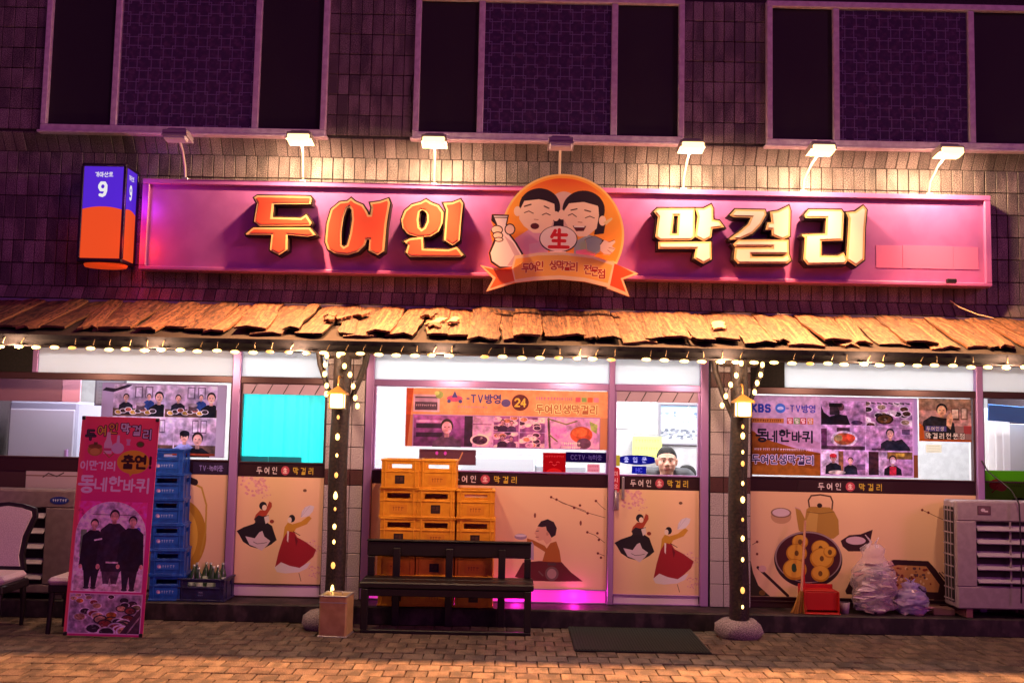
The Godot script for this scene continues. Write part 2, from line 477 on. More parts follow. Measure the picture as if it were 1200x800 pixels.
func print_dancers() -> Image:
	var im := paper(640, 790, PEACH)
	var k := 1.413; var o := Vector2(-160, 53) * k
	blossom(im, 120, 60, 110, 60, 3); blossom(im, 200, 110, 60, 26, 4)
	blossom(im, 570, 520, 70, 40, 5); blossom(im, 600, 700, 60, 36, 6)
	for w in [[515, 15]]: disc(im, (w[0] - 160) * k, (w[1] + 53) * k, 14, 11, H("6a4a3a"))
	# dancer in a black skirt and red jacket
	poly(im, V([165, 235, 200, 215, 255, 195, 265, 180, 310, 180, 350, 205, 362, 240, 377, 278, 350, 302, 300, 330, 240, 315, 200, 290, 180, 255], k, o), H("1e1a24"))
	poly(im, V([212, 262, 262, 272, 284, 240, 300, 232, 312, 262, 344, 284, 330, 306, 300, 336, 268, 318, 236, 306], k, o), H("cdb8c8"))
	line(im, V([255, 290, 275, 300, 300, 298, 325, 292], k, o), 4, H("4a3a4a"))
	poly(im, V([253, 176, 262, 148, 284, 124, 306, 122, 322, 100, 330, 76, 343, 84, 345, 104, 326, 136, 312, 160, 286, 176], k, o), H("a8402e"))
	poly(im, V([256, 170, 276, 150, 300, 156, 330, 148, 325, 190, 262, 192], k, o), H("26202c"))
	poly(im, V([306, 160, 328, 150, 334, 180, 316, 196], k, o), H("d9c9cf")); disc(im, (348 - 160) * k, (182 + 53) * k, 16, 14, H("8a3028"))
	disc(im, (298 - 160) * k, (100 + 53) * k, 28, 30, H("1e1a24")); disc(im, (306 - 160) * k, (110 + 53) * k, 17, 21, H("e6d2c4"))
	# dancer in a red skirt and yellow jacket with a white fan
	poly(im, V([372, 424, 384, 380, 440, 400, 505, 410, 560, 390, 540, 424, 500, 444, 430, 452, 385, 446], k, o), H("dccfd8"))
	poly(im, V([432, 226, 466, 232, 484, 262, 530, 286, 586, 325, 572, 362, 530, 402, 502, 422, 450, 412, 404, 394, 374, 420, 390, 340, 410, 270], k, o), H("98202c"))
	poly(im, V([470, 250, 488, 280, 480, 310, 474, 280], k, o), H("6a1420"))
	poly(im, V([410, 270, 416, 210, 432, 186, 456, 194, 500, 180, 540, 148, 556, 160, 532, 192, 476, 216, 466, 236, 434, 230], k, o), H("c89332"))
	poly(im, V([430, 230, 440, 232, 438, 290, 430, 280], k, o), H("e0d4da")); line(im, V([462, 232, 498, 252], k, o), 5, H("4a2430"))
	disc(im, (452 - 160) * k, (164 + 53) * k, 24, 28, H("1c1820")); disc(im, (441 - 160) * k, (172 + 53) * k, 15, 21, H("e6d4c8"))
	poly(im, V([498, 158, 504, 124, 520, 102, 546, 92, 568, 98, 562, 122, 540, 150], k, o), H("d8d2e0"))
	for a in [[504, 124], [520, 104], [546, 94]]: line(im, [Vector2(500 - 160, 156 + 53) * k, Vector2(a[0] - 160, a[1] + 53) * k], 2, H("a8a0b8"))
	line(im, V([500, 450, 512, 490], k, o), 5, H("8a6a5a"))
	return im

func print_drinker() -> Image:
	var im := paper(1536, 664, PEACH)
	var k := 1.26; var o := Vector2(809, 0) * k
	berries(im, [120, 54, 240, 105, 300, 128, 400, 154], [120, 53, 148, 65, 240, 106, 270, 93, 310, 133], k, o)
	berries(im, [150, 66, 180, 84, 240, 100, 300, 122], [], k, o)
	berries(im, [352, 68, 380, 96, 402, 112], [352, 68], k, o)
	berries(im, [310, 232, 350, 246, 400, 284], [310, 232, 362, 236, 370, 270], k, o)
	berries(im, [362, 338, 400, 352], [366, 340, 382, 362], k, o)
	for d in [[275, 185], [38, 150]]: disc(im, (d[0] + 809) * k, d[1] * k, 7, 16, H("7a3a36"))
	poly(im, V([-20, 396, 60, 386, 176, 386, 228, 440, 290, 486, 150, 490, 0, 488, -60, 470], k, o), H("5c2426"))
	poly(im, V([80, 388, 96, 330, 120, 292, 150, 282, 168, 330, 178, 390], k, o), H("a8642c"))
	poly(im, V([0, 270, 30, 278, 90, 306, 110, 330, 96, 340, 40, 306, 0, 290], k, o), H("a8642c"))
	poly(im, V([58, 200, 46, 222, 36, 244, 46, 254, 46, 268, 58, 282, 84, 276, 100, 300, 126, 280, 118, 210], k, o), H("d9a58c"))
	poly(im, V([52, 206, 70, 180, 104, 168, 136, 182, 152, 214, 146, 250, 126, 264, 112, 240, 100, 226, 96, 206, 74, 210], k, o), H("2c1c2a"))
	line(im, V([46, 232, 58, 230], k, o), 4, H("2c1c2a")); line(im, V([44, 262, 58, 262], k, o), 4, H("8a3a3a")); disc(im, (104 + 809) * k, 244 * k, 8, 13, H("c08a76"))
	disc(im, (-34 + 809) * k, 262 * k, 40, 20, H("9c8aa8")); disc(im, (-34 + 809) * k, 256 * k, 36, 9, H("d8cfe0"))
	poly(im, V([14, 300, 24, 284, 34, 300, 36, 380, 12, 380], k, o), H("a898b4"))
	disc(im, (130 + 809) * k, 450 * k, 44, 46, H("6a5850")); disc(im, (130 + 809) * k, 450 * k, 30, 32, H("a08a7c")); line(im, V([84, 460, 64, 440], k, o), 9, H("6a5850")); rect(im, (108 + 809) * k, 396 * k, 55, 14, H("4a3a3a"))
	disc(im, (-190 + 809) * k, 255 * k, 26, 18, H("9c8aa8"))
	return im

func print_dishes() -> Image:
	var im := paper(1408, 624, PEACH)
	var k := 1.205; var o := Vector2(-90, -35) * k
	disc(im, (248 - 90) * k, (158 - 35) * k, 64, 44, H("c49a78")); disc(im, (248 - 90) * k, (140 - 35) * k, 64, 30, H("8a6a5a")); disc(im, (248 - 90) * k, (139 - 35) * k, 54, 24, H("d8c4d4"))
	# kettle
	line(im, V([395, 110, 390, 75, 405, 52, 452, 46, 505, 54, 516, 80, 512, 118], k, o), 9, H("50382c"))
	poly(im, V([322, 112, 346, 120, 372, 168, 380, 120, 400, 106, 500, 108, 524, 130, 545, 170, 548, 240, 520, 262, 400, 262, 340, 226, 330, 170], k, o), H("b08a3c"))
	poly(im, V([400, 128, 440, 140, 430, 240, 380, 250, 366, 200], k, o), H("c9a656")); line(im, V([384, 132, 450, 140, 520, 130], k, o), 5, H("82622a"))
	disc(im, (448 - 90) * k, (100 - 35) * k, 16, 14, H("2a1a16")); line(im, V([322, 112, 346, 122], k, o), 6, H("d0a0a0"))
	# bowl of pancakes
	disc(im, (388 - 90) * k, (368 - 35) * k, 212, 168, H("281420")); disc(im, (388 - 90) * k, (356 - 35) * k, 208, 152, H("9c8890")); disc(im, (388 - 90) * k, (358 - 35) * k, 198, 146, H("451824"))
	for c in [[346, 282, 42], [328, 338, 54], [318, 418, 62], [452, 312, 48], [458, 362, 62], [450, 436, 48], [500, 330, 34]]:
		disc(im, (c[0] - 90) * k, (c[1] - 35) * k, c[2] * 1.2, c[2] * 1.02, H("b87f1c")); disc(im, (c[0] - 90) * k, (c[1] - 35 - 4) * k, c[2] * 1.04, c[2] * .86, H("d8a638"))
		disc(im, (c[0] - 90) * k, (c[1] - 35) * k, 13, 16, H("6a4a18"))
	disc(im, (314 - 90) * k, (410 - 35) * k, 15, 26, H("2c5030"))
	# spoon dish
	poly(im, V([556, 272, 600, 244, 660, 238, 722, 214, 712, 262, 692, 300, 676, 322, 596, 324, 566, 300], k, o), H("33161e")); disc(im, (634 - 90) * k, (270 - 35) * k, 62, 24, H("cdb2c4"))
	# tray
	poly(im, V([830, 360, 1008, 364, 1046, 404, 1142, 532, 1120, 556, 584, 534, 578, 518, 626, 424], k, o), H("2e141c"))
	poly(im, V([850, 386, 996, 390, 1064, 478, 1056, 516, 640, 508, 660, 430], k, o), H("b98254"))
	var rg := RandomNumberGenerator.new(); rg.seed = 9
	for i in 70: disc(im, (rg.randf_range(700, 1020) - 90) * k, (rg.randf_range(400, 500) - 35) * k, rg.randf_range(5, 12), rg.randf_range(5, 10), [H("7a2a22"), H("d8b48c"), H("8a5a3a"), H("5a3a44")][i % 4])
	line(im, V([1064, 420, 1190, 560], k, o), 8, H("3a1a1e")); line(im, V([1078, 416, 1200, 540], k, o), 5, H("5a2a26"))
	poly(im, V([90, 380, 104, 440, 130, 500, 176, 540, 190, 552, 90, 552], k, o), H("2c2a18")); disc(im, (150 - 90) * k, (536 - 35) * k, 20, 16, H("7a5a20"))
	line(im, V([128, 412, 282, 548], k, o), 17, H("321820")); disc(im, (152 - 90) * k, (418 - 35) * k, 24, 20, H("d8b0ae"))
	berries(im, [980, 112, 1010, 124, 1060, 146, 1110, 166, 1160, 176], [980, 112, 1012, 124, 1100, 164, 1130, 150], k, o)
	berries(im, [100, 300, 124, 286], [124, 286, 124, 346], k, o)
	return im

func print_kettle() -> Image:
	var im := paper(1180, 610, H("a08c98"))
	rect(im, 860, 0, 320, 610, PEACH)
	rect(im, 0, 20, 860, 6, H("6a4a4a"))
	line(im, V([100, 30, 130, 10, 180, 26, 220, 6]), 6, H("3a2a2e"))
	disc(im, 900, 330, 170, 200, H("b98a28")); disc(im, 890, 330, 130, 168, H("d8aa40")); disc(im, 850, 300, 60, 110, H("e4c066"))
	rect(im, 840, 120, 110, 30, H("a87c24"))
	line(im, V([960, 40, 1030, 70, 1062, 160, 1064, 300, 1040, 420]), 10, H("c09a3c"))
	line(im, V([955, 30, 990, 42]), 34, H("2a1c1e"))
	return im

func print_band(gap := 0.0) -> Image:
	var im := paper(896, 104, H("2a1216"))
	text(im, "두여인", 190, 22, 62, H("d8ccd4"), .13, 1.32)
	disc(im, 494, 52, 44, 42, H("b84a5c")); text(im, "生", 466, 22, 56, H("f0d8d8"), .13)
	text(im, "막걸리", 576, 22, 62, H("c9b03a"), .13, 1.32)
	return im

func room_photo(im: Image, x: int, y: int, w: int, h: int, wall := Color("a690a6")):
	rect(im, x, y, w, h, wall); grad(im, x, y, w, h / 2, wall.lightened(.25), wall)
	rect(im, x, y + h * .74, w, h * .26, H("5a4438"))

func print_four_photos() -> Image:
	var im := paper(665, 375, H("b7a6b8"))
	for q in [[62, 8, 272, 165], [340, 8, 276, 165], [190, 178, 200, 185], [396, 178, 220, 185]]:
		room_photo(im, q[0], q[1], q[2], q[3])
		for e in 2: 
			rect(im, q[0] + q[2] * (.42 + .2 * e), q[1] + 8, q[2] * .15, q[3] * .36, H("6a566a")); rect(im, q[0] + q[2] * (.44 + .2 * e), q[1] + 13, q[2] * .11, q[3] * .3, H("c2b2c4"))
	var sub := paper(272, 165, H("a690a6")); sub.blit_rect(im, Rect2i(62, 8, 272, 165), Vector2i.ZERO)
	for v in [62, 340]:
		sub.blit_rect(im, Rect2i(v, 8, 272, 165), Vector2i.ZERO)
		bust(sub, 68, 66, 34, H("22202c")); bust(sub, 190, 60, 26, H("28407a")); bust(sub, 256 - 12, 62, 50, H("1a1a20"))
		for k in 8: dish(sub, 30 + k * 26, 142 - (k % 3) * 7, 20, [H("b08a34"), H("3a2a2a"), H("8a4030")][k % 3], H("d0c4cc"), k)
		rect(sub, 124, 104, 44, 26, H("4a3c44")); disc(sub, 146, 100, 26, 10, H("8a7a80"))
		im.blit_rect(sub, Rect2i(0, 0, 272, 165), Vector2i(v, 8))
	bust(im, 250, 286, 54, H("2a2a34")); bust(im, 450, 270, 52, H("8a94c4"), H("c99a88"), H("241a20"), H("1c1a22")); bust(im, 520, 282, 62, H("1c1a20"))
	poly(im, V([60, 190, 150, 176, 190, 178, 190, 363, 60, 363]), H("8c7690"))
	rect(im, 0, 0, 62, 375, H("baa6c0")); rect(im, 390, 356, 226, 12, H("8a3a26")); rect(im, 62, 171, 560, 6, H("cdbccb"))
	poly(im, V([0, 40, 60, 48, 140, 22, 160, 8, 130, 8, 70, 30, 20, 24]), H("2a2230"))
	rect(im, 617, 0, 48, 375, H("c6b8c8"))
	mottle(im, 62, 8, 554, 355, .26, 301, 1.2)
	return im

func print_orange() -> Image:
	var im := paper(1132, 330, H("d8946c"))
	poly(im, V([0, 0, 40, 0, 12, 330, 0, 330]), H("b84a24"))
	rect(im, 40, 36, 148, 98, H("c9a4c4")); rect(im, 50, 48, 126, 76, H("4a3250")); rect(im, 50, 56, 126, 22, H("a884b0")); scribble(im, 56, 92, 108, 12, H("c8a0c4"), 3)
	disc(im, 186, 36, 22, 22, H("8a9a5a")); disc(im, 172, 28, 14, 12, H("b8c47a"))
	disc(im, 272, 56, 44, 18, H("b0407a")); poly(im, V([256, 50, 272, 12, 288, 50]), H("32328a")); disc(im, 240, 72, 10, 10, H("32328a")); disc(im, 304, 72, 10, 10, H("32328a"))
	text(im, "-TV방영", 336, 30, 50, H("35358a"), .15, .98)
	scribble(im, 290, 96, 160, 16, H("b87a9a"), 4)
	disc(im, 560, 76, 26, 22, H("5a4a8a")); disc(im, 640, 72, 48, 46, H("5a1e2a")); text(im, "24", 606, 46, 52, H("e8b04a"), .17, .82)
	for k in 11: scribble(im, 190 + k * 44, 126, 38, 12, H("e8a080"), 20 + k)
	scribble(im, 728, 38, 200, 18, H("b05a9a"), 8); for k in 4: rect(im, 950 + k * 34, 36, 28, 26, [H("d84a6a"), H("7a9a5a"), H("d85a3a"), H("e87aa0")][k])
	outlined(im, "두여인생막걸리", 726, 80, 50, H("a05a3a"), H("e0cf9a"), .14, .14, 1.02)
	rect(im, 40, 148, 1050, 182, H("b48adc"))
	grad(im, 46, 154, 330, 172, H("8a4a9a"), H("4a2258")); rect(im, 60, 200, 150, 26, H("2a1436")); rect(im, 60, 250, 150, 26, H("2a1436")); rect(im, 60, 180, 160, 14, H("b07ac0")); rect(im, 330, 154, 46, 172, H("2c1236"))
	bust(im, 232, 216, 74, H("4a3252"), H("bd88a6"))
	rect(im, 380, 154, 110, 172, H("b48ac2")); rect(im, 372, 196, 110, 6, H("7a4a8a")); dish(im, 418, 288, 54, H("3a1e40"), H("c8aad0"), 4)
	for q in [[494, 154], [494, 242], [640, 154], [640, 242]]:
		var sub := paper(140, 84, H("7a4488"))
		for k in 12: dish(sub, rng.randf() * 140, rng.randf() * 84, 24, [H("c48ac4"), H("3a1840"), H("a86a5a"), H("e0b8dc")][k % 4], H("c8a0cc"), k + 9)
		if q[0] == 494: bust(sub, 50, 30, 26, H("30183c"), H("b07a9a")); bust(sub, 100, 34, 24, H("4a2c5a"), H("b07a9a"))
		im.blit_rect(sub, Rect2i(0, 0, 140, 84), Vector2i(q[0], q[1]))
	rect(im, 792, 154, 290, 172, H("bd8ad0")); line(im, V([800, 160, 810, 320]), 12, H("4a3a3a")); line(im, V([800, 160, 900, 190, 960, 170]), 7, H("5a5a3a")); line(im, V([806, 250, 850, 286]), 7, H("5a5a3a"))
	disc(im, 860, 230, 44, 40, H("cf7ad8")); disc(im, 985, 246, 62, 46, H("a8452c")); disc(im, 975, 232, 44, 26, H("c4603a")); disc(im, 1000, 296, 40, 30, H("5a3a5a")); poly(im, V([1030, 170, 1076, 190, 1070, 240, 1040, 220]), H("8aa05a"))
	for k in 4: scribble(im, 874, 290 + k % 2 * 22, 100, 14, H("e8d0e8"), 30 + k)
	mottle(im, 46, 154, 1040, 172, .26, 302, 1.3); mottle(im, 0, 0, 1132, 150, .08, 303, 1.18)
	return im

func print_tv_banner() -> Image:
	var im := paper(1160, 560, H("c49cc0"))
	grad(im, 0, 0, 480, 400, H("d6b6d0"), H("bc90b4"))
	poly(im, V([0, 240, 70, 300, 300, 366, 480, 400, 480, 560, 0, 560]), H("8a4a1c"))
	poly(im, V([0, 196, 180, 196, 480, 330, 480, 372, 250, 350, 0, 250]), H("b887a4"))
	poly(im, V([0, 500, 240, 480, 480, 520, 480, 560, 0, 560]), H("9c5a20")); rect(im, 0, 402, 480, 8, H("6a3414"))
	text(im, "KBS", -2, 60, 60, H("2a3fa8"), .24, 1.0); disc(im, 202, 88, 36, 34, H("4a7ad0")); disc(im, 202, 88, 22, 12, H("c8d4f0"))
	text(im, "-TV방영", 240, 62, 54, H("4a46a8"), .14, .96)
	rect(im, 0, 160, 226, 34, H("c07a3a")); scribble(im, 10, 168, 200, 18, H("6a2a1a"), 3)
	for q in [[248, H("c8524a")], [296, H("7aa45a")], [340, H("b83a3a")], [390, H("d88a4a")]]:
		rect(im, q[0], 154, 42, 44, q[1]); text(im, "당", q[0] + 6, 160, 32, H("f0e0d8"), .14)
	text(im, "동", 30, 236, 92, H("1e1a2a"), .15); text(im, "네", 108, 250, 76, H("1e1a2a"), .15); text(im, "한", 192, 240, 84, H("1e1a2a"), .15); text(im, "바", 280, 250, 74, H("1e1a2a"), .15); text(im, "퀴", 356, 246, 82, H("1e1a2a"), .15)
	for k in 7: scribble(im, 20 + k * 60, 372, 50, 16, H("d8c0c8"), 40 + k)
	outlined(im, "두여인생막걸리", 0, 420, 62, H("2a1c3a"), H("cdbcd8"), .13, .14, 1.02)
	var wall := H("b282b0")
	rect(im, 482, 24, 652, 536, H("c9a6cc"))
	for q in [[486, 30, 306, 168], [800, 30, 322, 168], [486, 206, 306, 166], [800, 206, 322, 166], [486, 382, 306, 164], [816, 382, 306, 164]]:
		var sub := paper(q[2], q[3], wall)
		grad(sub, 0, 0, q[2], q[3], wall.lightened(.15), wall.darkened(.15))
		match [q[0], q[1]]:
			[486, 30]:
				poly(sub, V([0, 30, 20, 80, 60, 110, 120, 92, 180, 100, 204, 166, 0, 166]), H("1e1620")); rect(sub, 60, 24, 70, 74, H("3a2a34")); disc(sub, 140, 40, 22, 28, H("5a3c46")); rect(sub, 56, 14, 90, 26, H("1a141c")); disc(sub, 250, 150, 40, 16, H("4a3050"))
			[800, 30]:
				for k in 20: dish(sub, rng.randf() * 322, rng.randf() * 168, 36, [H("2a1c1a"), H("8a7a60"), H("4a2a1c"), H("d8ccd0")][k % 4], H("cfc2cc"), k)
				for k in 8: line(sub, V([k * 40, 6, k * 40 + 26, 12]), 8, H("3a2c34"))
				dish(sub, 130, 120, 62, H("5a3a1e"), H("2a1c1c"), 3)
			[486, 206]:
				rect(sub, 0, 20, 40, 140, H("5a3050")); rect(sub, 110, 10, 90, 50, H("4a2c3a")); dish(sub, 160, 90, 92, H("a8603a"), H("cdbccb"), 8); disc(sub, 190, 84, 48, 30, H("b8452c")); disc(sub, 120, 84, 30, 22, H("9a8a5a")); rect(sub, 0, 140, 306, 26, H("4a3040"))
			[800, 206]:
				rect(sub, 250, 14, 56, 36, H("5a4460")); bust(sub, 168, 46, 62, H("23222e"), H("cda08e")); poly(sub, V([110, 166, 150, 110, 250, 84, 300, 140, 310, 166]), H("23222e")); rect(sub, 40, 152, 90, 14, H("4a2c4a"))
			[486, 382]:
				rect(sub, 0, 0, 120, 164, H("cdb8cc")); rect(sub, 120, 0, 34, 164, H("8a5a3a")); bust(sub, 84, 48, 50, H("201e28"), H("b98a80"), H("241a20"), H("b02a34")); bust(sub, 204, 66, 42, H("26242e")); rect(sub, 250, 90, 56, 40, H("6a5070")); disc(sub, 110, 150, 60, 14, H("c8b8a8"))
			_:
				rect(sub, 0, 0, 70, 164, H("3a2228")); rect(sub, 70, 0, 60, 164, H("c4aac8")); rect(sub, 130, 0, 176, 50, H("7a5a2c")); rect(sub, 190, 10, 60, 20, H("a88a30")); bust(sub, 168, 56, 56, H("1e1a20"), H("b8948c")); rect(sub, 146, 104, 46, 60, H("b0283a")); disc(sub, 168, 66, 20, 16, H("cfc6d4"))
		im.blit_rect(sub, Rect2i(0, 0, q[2], q[3]), Vector2i(q[0], q[1]))
	rect(im, 1136, 0, 24, 560, H("b49ac4")); rect(im, 1130, 400, 30, 160, H("7a4424"))
	mottle(im, 484, 28, 640, 522, .26, 304); mottle(im, 0, 0, 482, 560, .08, 305)
	return im

func print_small_poster() -> Image:
	var im := paper(376, 320, H("9c7a80"))
	grad(im, 0, 0, 376, 90, H("9a8274"), H("7a5c58")); rect(im, 230, 70, 60, 90, H("5a4240")); rect(im, 238, 80, 44, 66, H("c0a8a4")); rect(im, 300, 66, 50, 90, H("6a5450")); rect(im, 308, 74, 34, 70, H("b09a98"))
	bust(im, 164, 86, 84, H("26242e"), H("c69a86")); poly(im, V([20, 240, 30, 170, 90, 130, 200, 150, 240, 240]), H("26242e")); poly(im, V([200, 130, 232, 100, 244, 150, 226, 230, 196, 200]), H("c69a86"))
	poly(im, V([0, 180, 30, 210, 40, 320, 0, 320]), H("c2602a")); rect(im, 320, 200, 56, 60, H("b04a54"))
	rect(im, 46, 206, 150, 38, H("5a52a8")); outlined(im, "두여인생", 52, 210, 30, H("e8e0f0"), H("3a3488"), .13, .1, 1.1)
	outlined(im, "막걸리전문점", 46, 258, 42, H("efe6ea"), H("2a2228"), .14, .18, 1.16)
	rect(im, 0, 304, 376, 16, H("b4521e"))
	mottle(im, 0, 0, 376, 204, .26, 306, 1.25)
	return im

func print_standee() -> Image:
	var im := paper(540, 1530, H("e83c84"))
	grad(im, 0, 0, 540, 800, H("f0506a"), H("ea3c9c")); grad(im, 0, 800, 540, 730, H("ea3c9c"), H("d83480"))
	for k in 40: im.fill_rect(Rect2i(k, 0, 1, 1530), H("f4646a").lerp(H("f0507a"), k / 40.0))
	var up := func(i: int) -> float: return pow(i - 2.7, 2) * 7.0
	var cols := [H("4a4a3a"), H("d8b83a"), H("d8a03a"), H("d8d0e8"), H("c8b8d8"), H("c8c0e0")]
	for i in 6: outlined(im, "두여인막걸리"[i], 42 + i * 78 - (0 if i > 2 else 6), 46 + up.call(i), 70, cols[i], H("2c1e3a"), .13, .16)
	# pot, bottle, flask and bowl
	disc(im, 108, 240, 52, 42, H("b8863a")); disc(im, 108, 214, 48, 18, H("8a5a2a")); rect(im, 96, 184, 26, 22, H("6a4a24")); disc(im, 108, 250, 34, 24, H("d0a050"))
	poly(im, V([184, 110, 206, 110, 212, 160, 224, 190, 224, 264, 168, 264, 168, 190, 180, 160]), H("e0bcd0")); rect(im, 168, 224, 56, 18, H("d0507a")); disc(im, 264, 222, 44, 40, H("d8b8d8")); poly(im, V([252, 190, 256, 130, 272, 130, 276, 190]), H("d8b8d8"))
	poly(im, V([318, 156, 352, 156, 346, 184, 350, 200, 322, 200, 326, 184]), H("d49ac4")); disc(im, 420, 190, 28, 22, H("7a3a2a")); disc(im, 420, 190, 18, 13, H("4a6a2a"))
	line(im, V([170, 250, 210, 290, 240, 260]), 7, H("a8742a"))
	disc(im, 380, 318, 112, 84, H("e0b02c")); poly(im, V([350, 380, 400, 380, 366, 422]), H("e0b02c"))
	text(im, "출연!", 300, 272, 92, H("3a2010"), .19, .98)
	text(im, "이만기의", 14, 318, 64, H("efd8ea"), .15, .98)
	text(im, "동", 14, 420, 122, H("f0e0f0"), .15); text(im, "네", 124, 436, 92, H("f0e0f0"), .14); text(im, "한", 222, 424, 104, H("f0e0f0"), .14); text(im, "바", 324, 438, 90, H("f0e0f0"), .14); text(im, "퀴", 414, 432, 102, H("f0e0f0"), .14)
	# arched photograph of three people standing
	var top := 600
	for yy in range(top, 1226):
		var w := 238.0
		if yy < top + 238: w = 238.0 * sqrt(maxf(0, 1 - pow((top + 238 - yy) / 238.0, 2)))
		im.fill_rect(Rect2i(roundi(266 - w - 5), yy, roundi(2 * w + 10), 1), H("e2b8d2"))
		if yy > top + 5 and yy < 1220: im.fill_rect(Rect2i(roundi(266 - w), yy, roundi(2 * w), 1), H("b8a4c4").lerp(H("d0bccc"), (yy - top) / 620.0))
	rect(im, 40, 1120, 460, 100, H("b0a0a8")); rect(im, 130, 690, 300, 5, H("6a5a74")); rect(im, 420, 860, 60, 240, H("b8a8c0")); rect(im, 60, 800, 40, 190, H("6a8a6a")); disc(im, 452, 800, 18, 24, H("4a4a9a"))
	for q in [[150, 758, 60, 1130, H("1c1a22"), H("1e1c26")], [284, 698, 72, 1110, H("2a2230"), H("4a3a48")], [412, 734, 64, 1140, H("1c1a24"), H("24202c")]]:
		var x: float = q[0]; var y: float = q[1]; var s: float = q[2]; var foot: float = q[3] + 70
		poly(im, [Vector2(x - s * .9, y + s * 5.2), Vector2(x + s * .9, y + s * 5.2), Vector2(x + s * .62, foot), Vector2(x + s * .18, foot), Vector2(x, y + s * 6), Vector2(x - s * .18, foot), Vector2(x - s * .62, foot)], q[5])
		poly(im, [Vector2(x - s * .5, y + s * .75), Vector2(x + s * .5, y + s * .75), Vector2(x + s * 1.25, y + s * 1.4), Vector2(x + s * 1.45, y + s * 4.8), Vector2(x + s * 1.05, y + s * 4.9), Vector2(x + s * .95, y + s * 5.4), Vector2(x - s * .95, y + s * 5.4), Vector2(x - s * 1.05, y + s * 4.9), Vector2(x - s * 1.45, y + s * 4.8), Vector2(x - s * 1.25, y + s * 1.4)], q[4])
		rect(im, x - s * .2, y + s * .3, s * .4, s * .5, H("a47a70"))
		disc(im, x, y - s * .06, s * .46, s * .54, H("2a2028")); disc(im, x, y + s * .1, s * .38, s * .46, H("c2978c"))
		disc(im, x - s * 1.25, y + s * 4.95, s * .2, s * .26, H("b88a80")); disc(im, x + s * 1.25, y + s * 4.95, s * .2, s * .26, H("b88a80"))
		disc(im, x - s * .4, foot, s * .34, 9, H("2a2630") if s < 70 else H("d8d0d8")); disc(im, x + s * .4, foot, s * .34, 9, H("2a2630") if s < 70 else H("d8d0d8"))
	line(im, V([160, 872, 204, 862]), 12, H("d8d0d8")); rect(im, 246, 1018, 86, 12, H("b8a8b0"))
	rect(im, 20, 1238, 500, 278, H("e6c2d8"))
	table_of_dishes(im, 27, 1245, 486, 264, 17)
	poly(im, V([380, 1509, 513, 1330, 513, 1509]), H("4a3440")); line(im, V([430, 1509, 513, 1390]), 10, H("a08a90"))
	mottle(im, 28, 600, 476, 626, .26, 307, 1.25); mottle(im, 27, 1245, 486, 264, .26, 308)
	return im

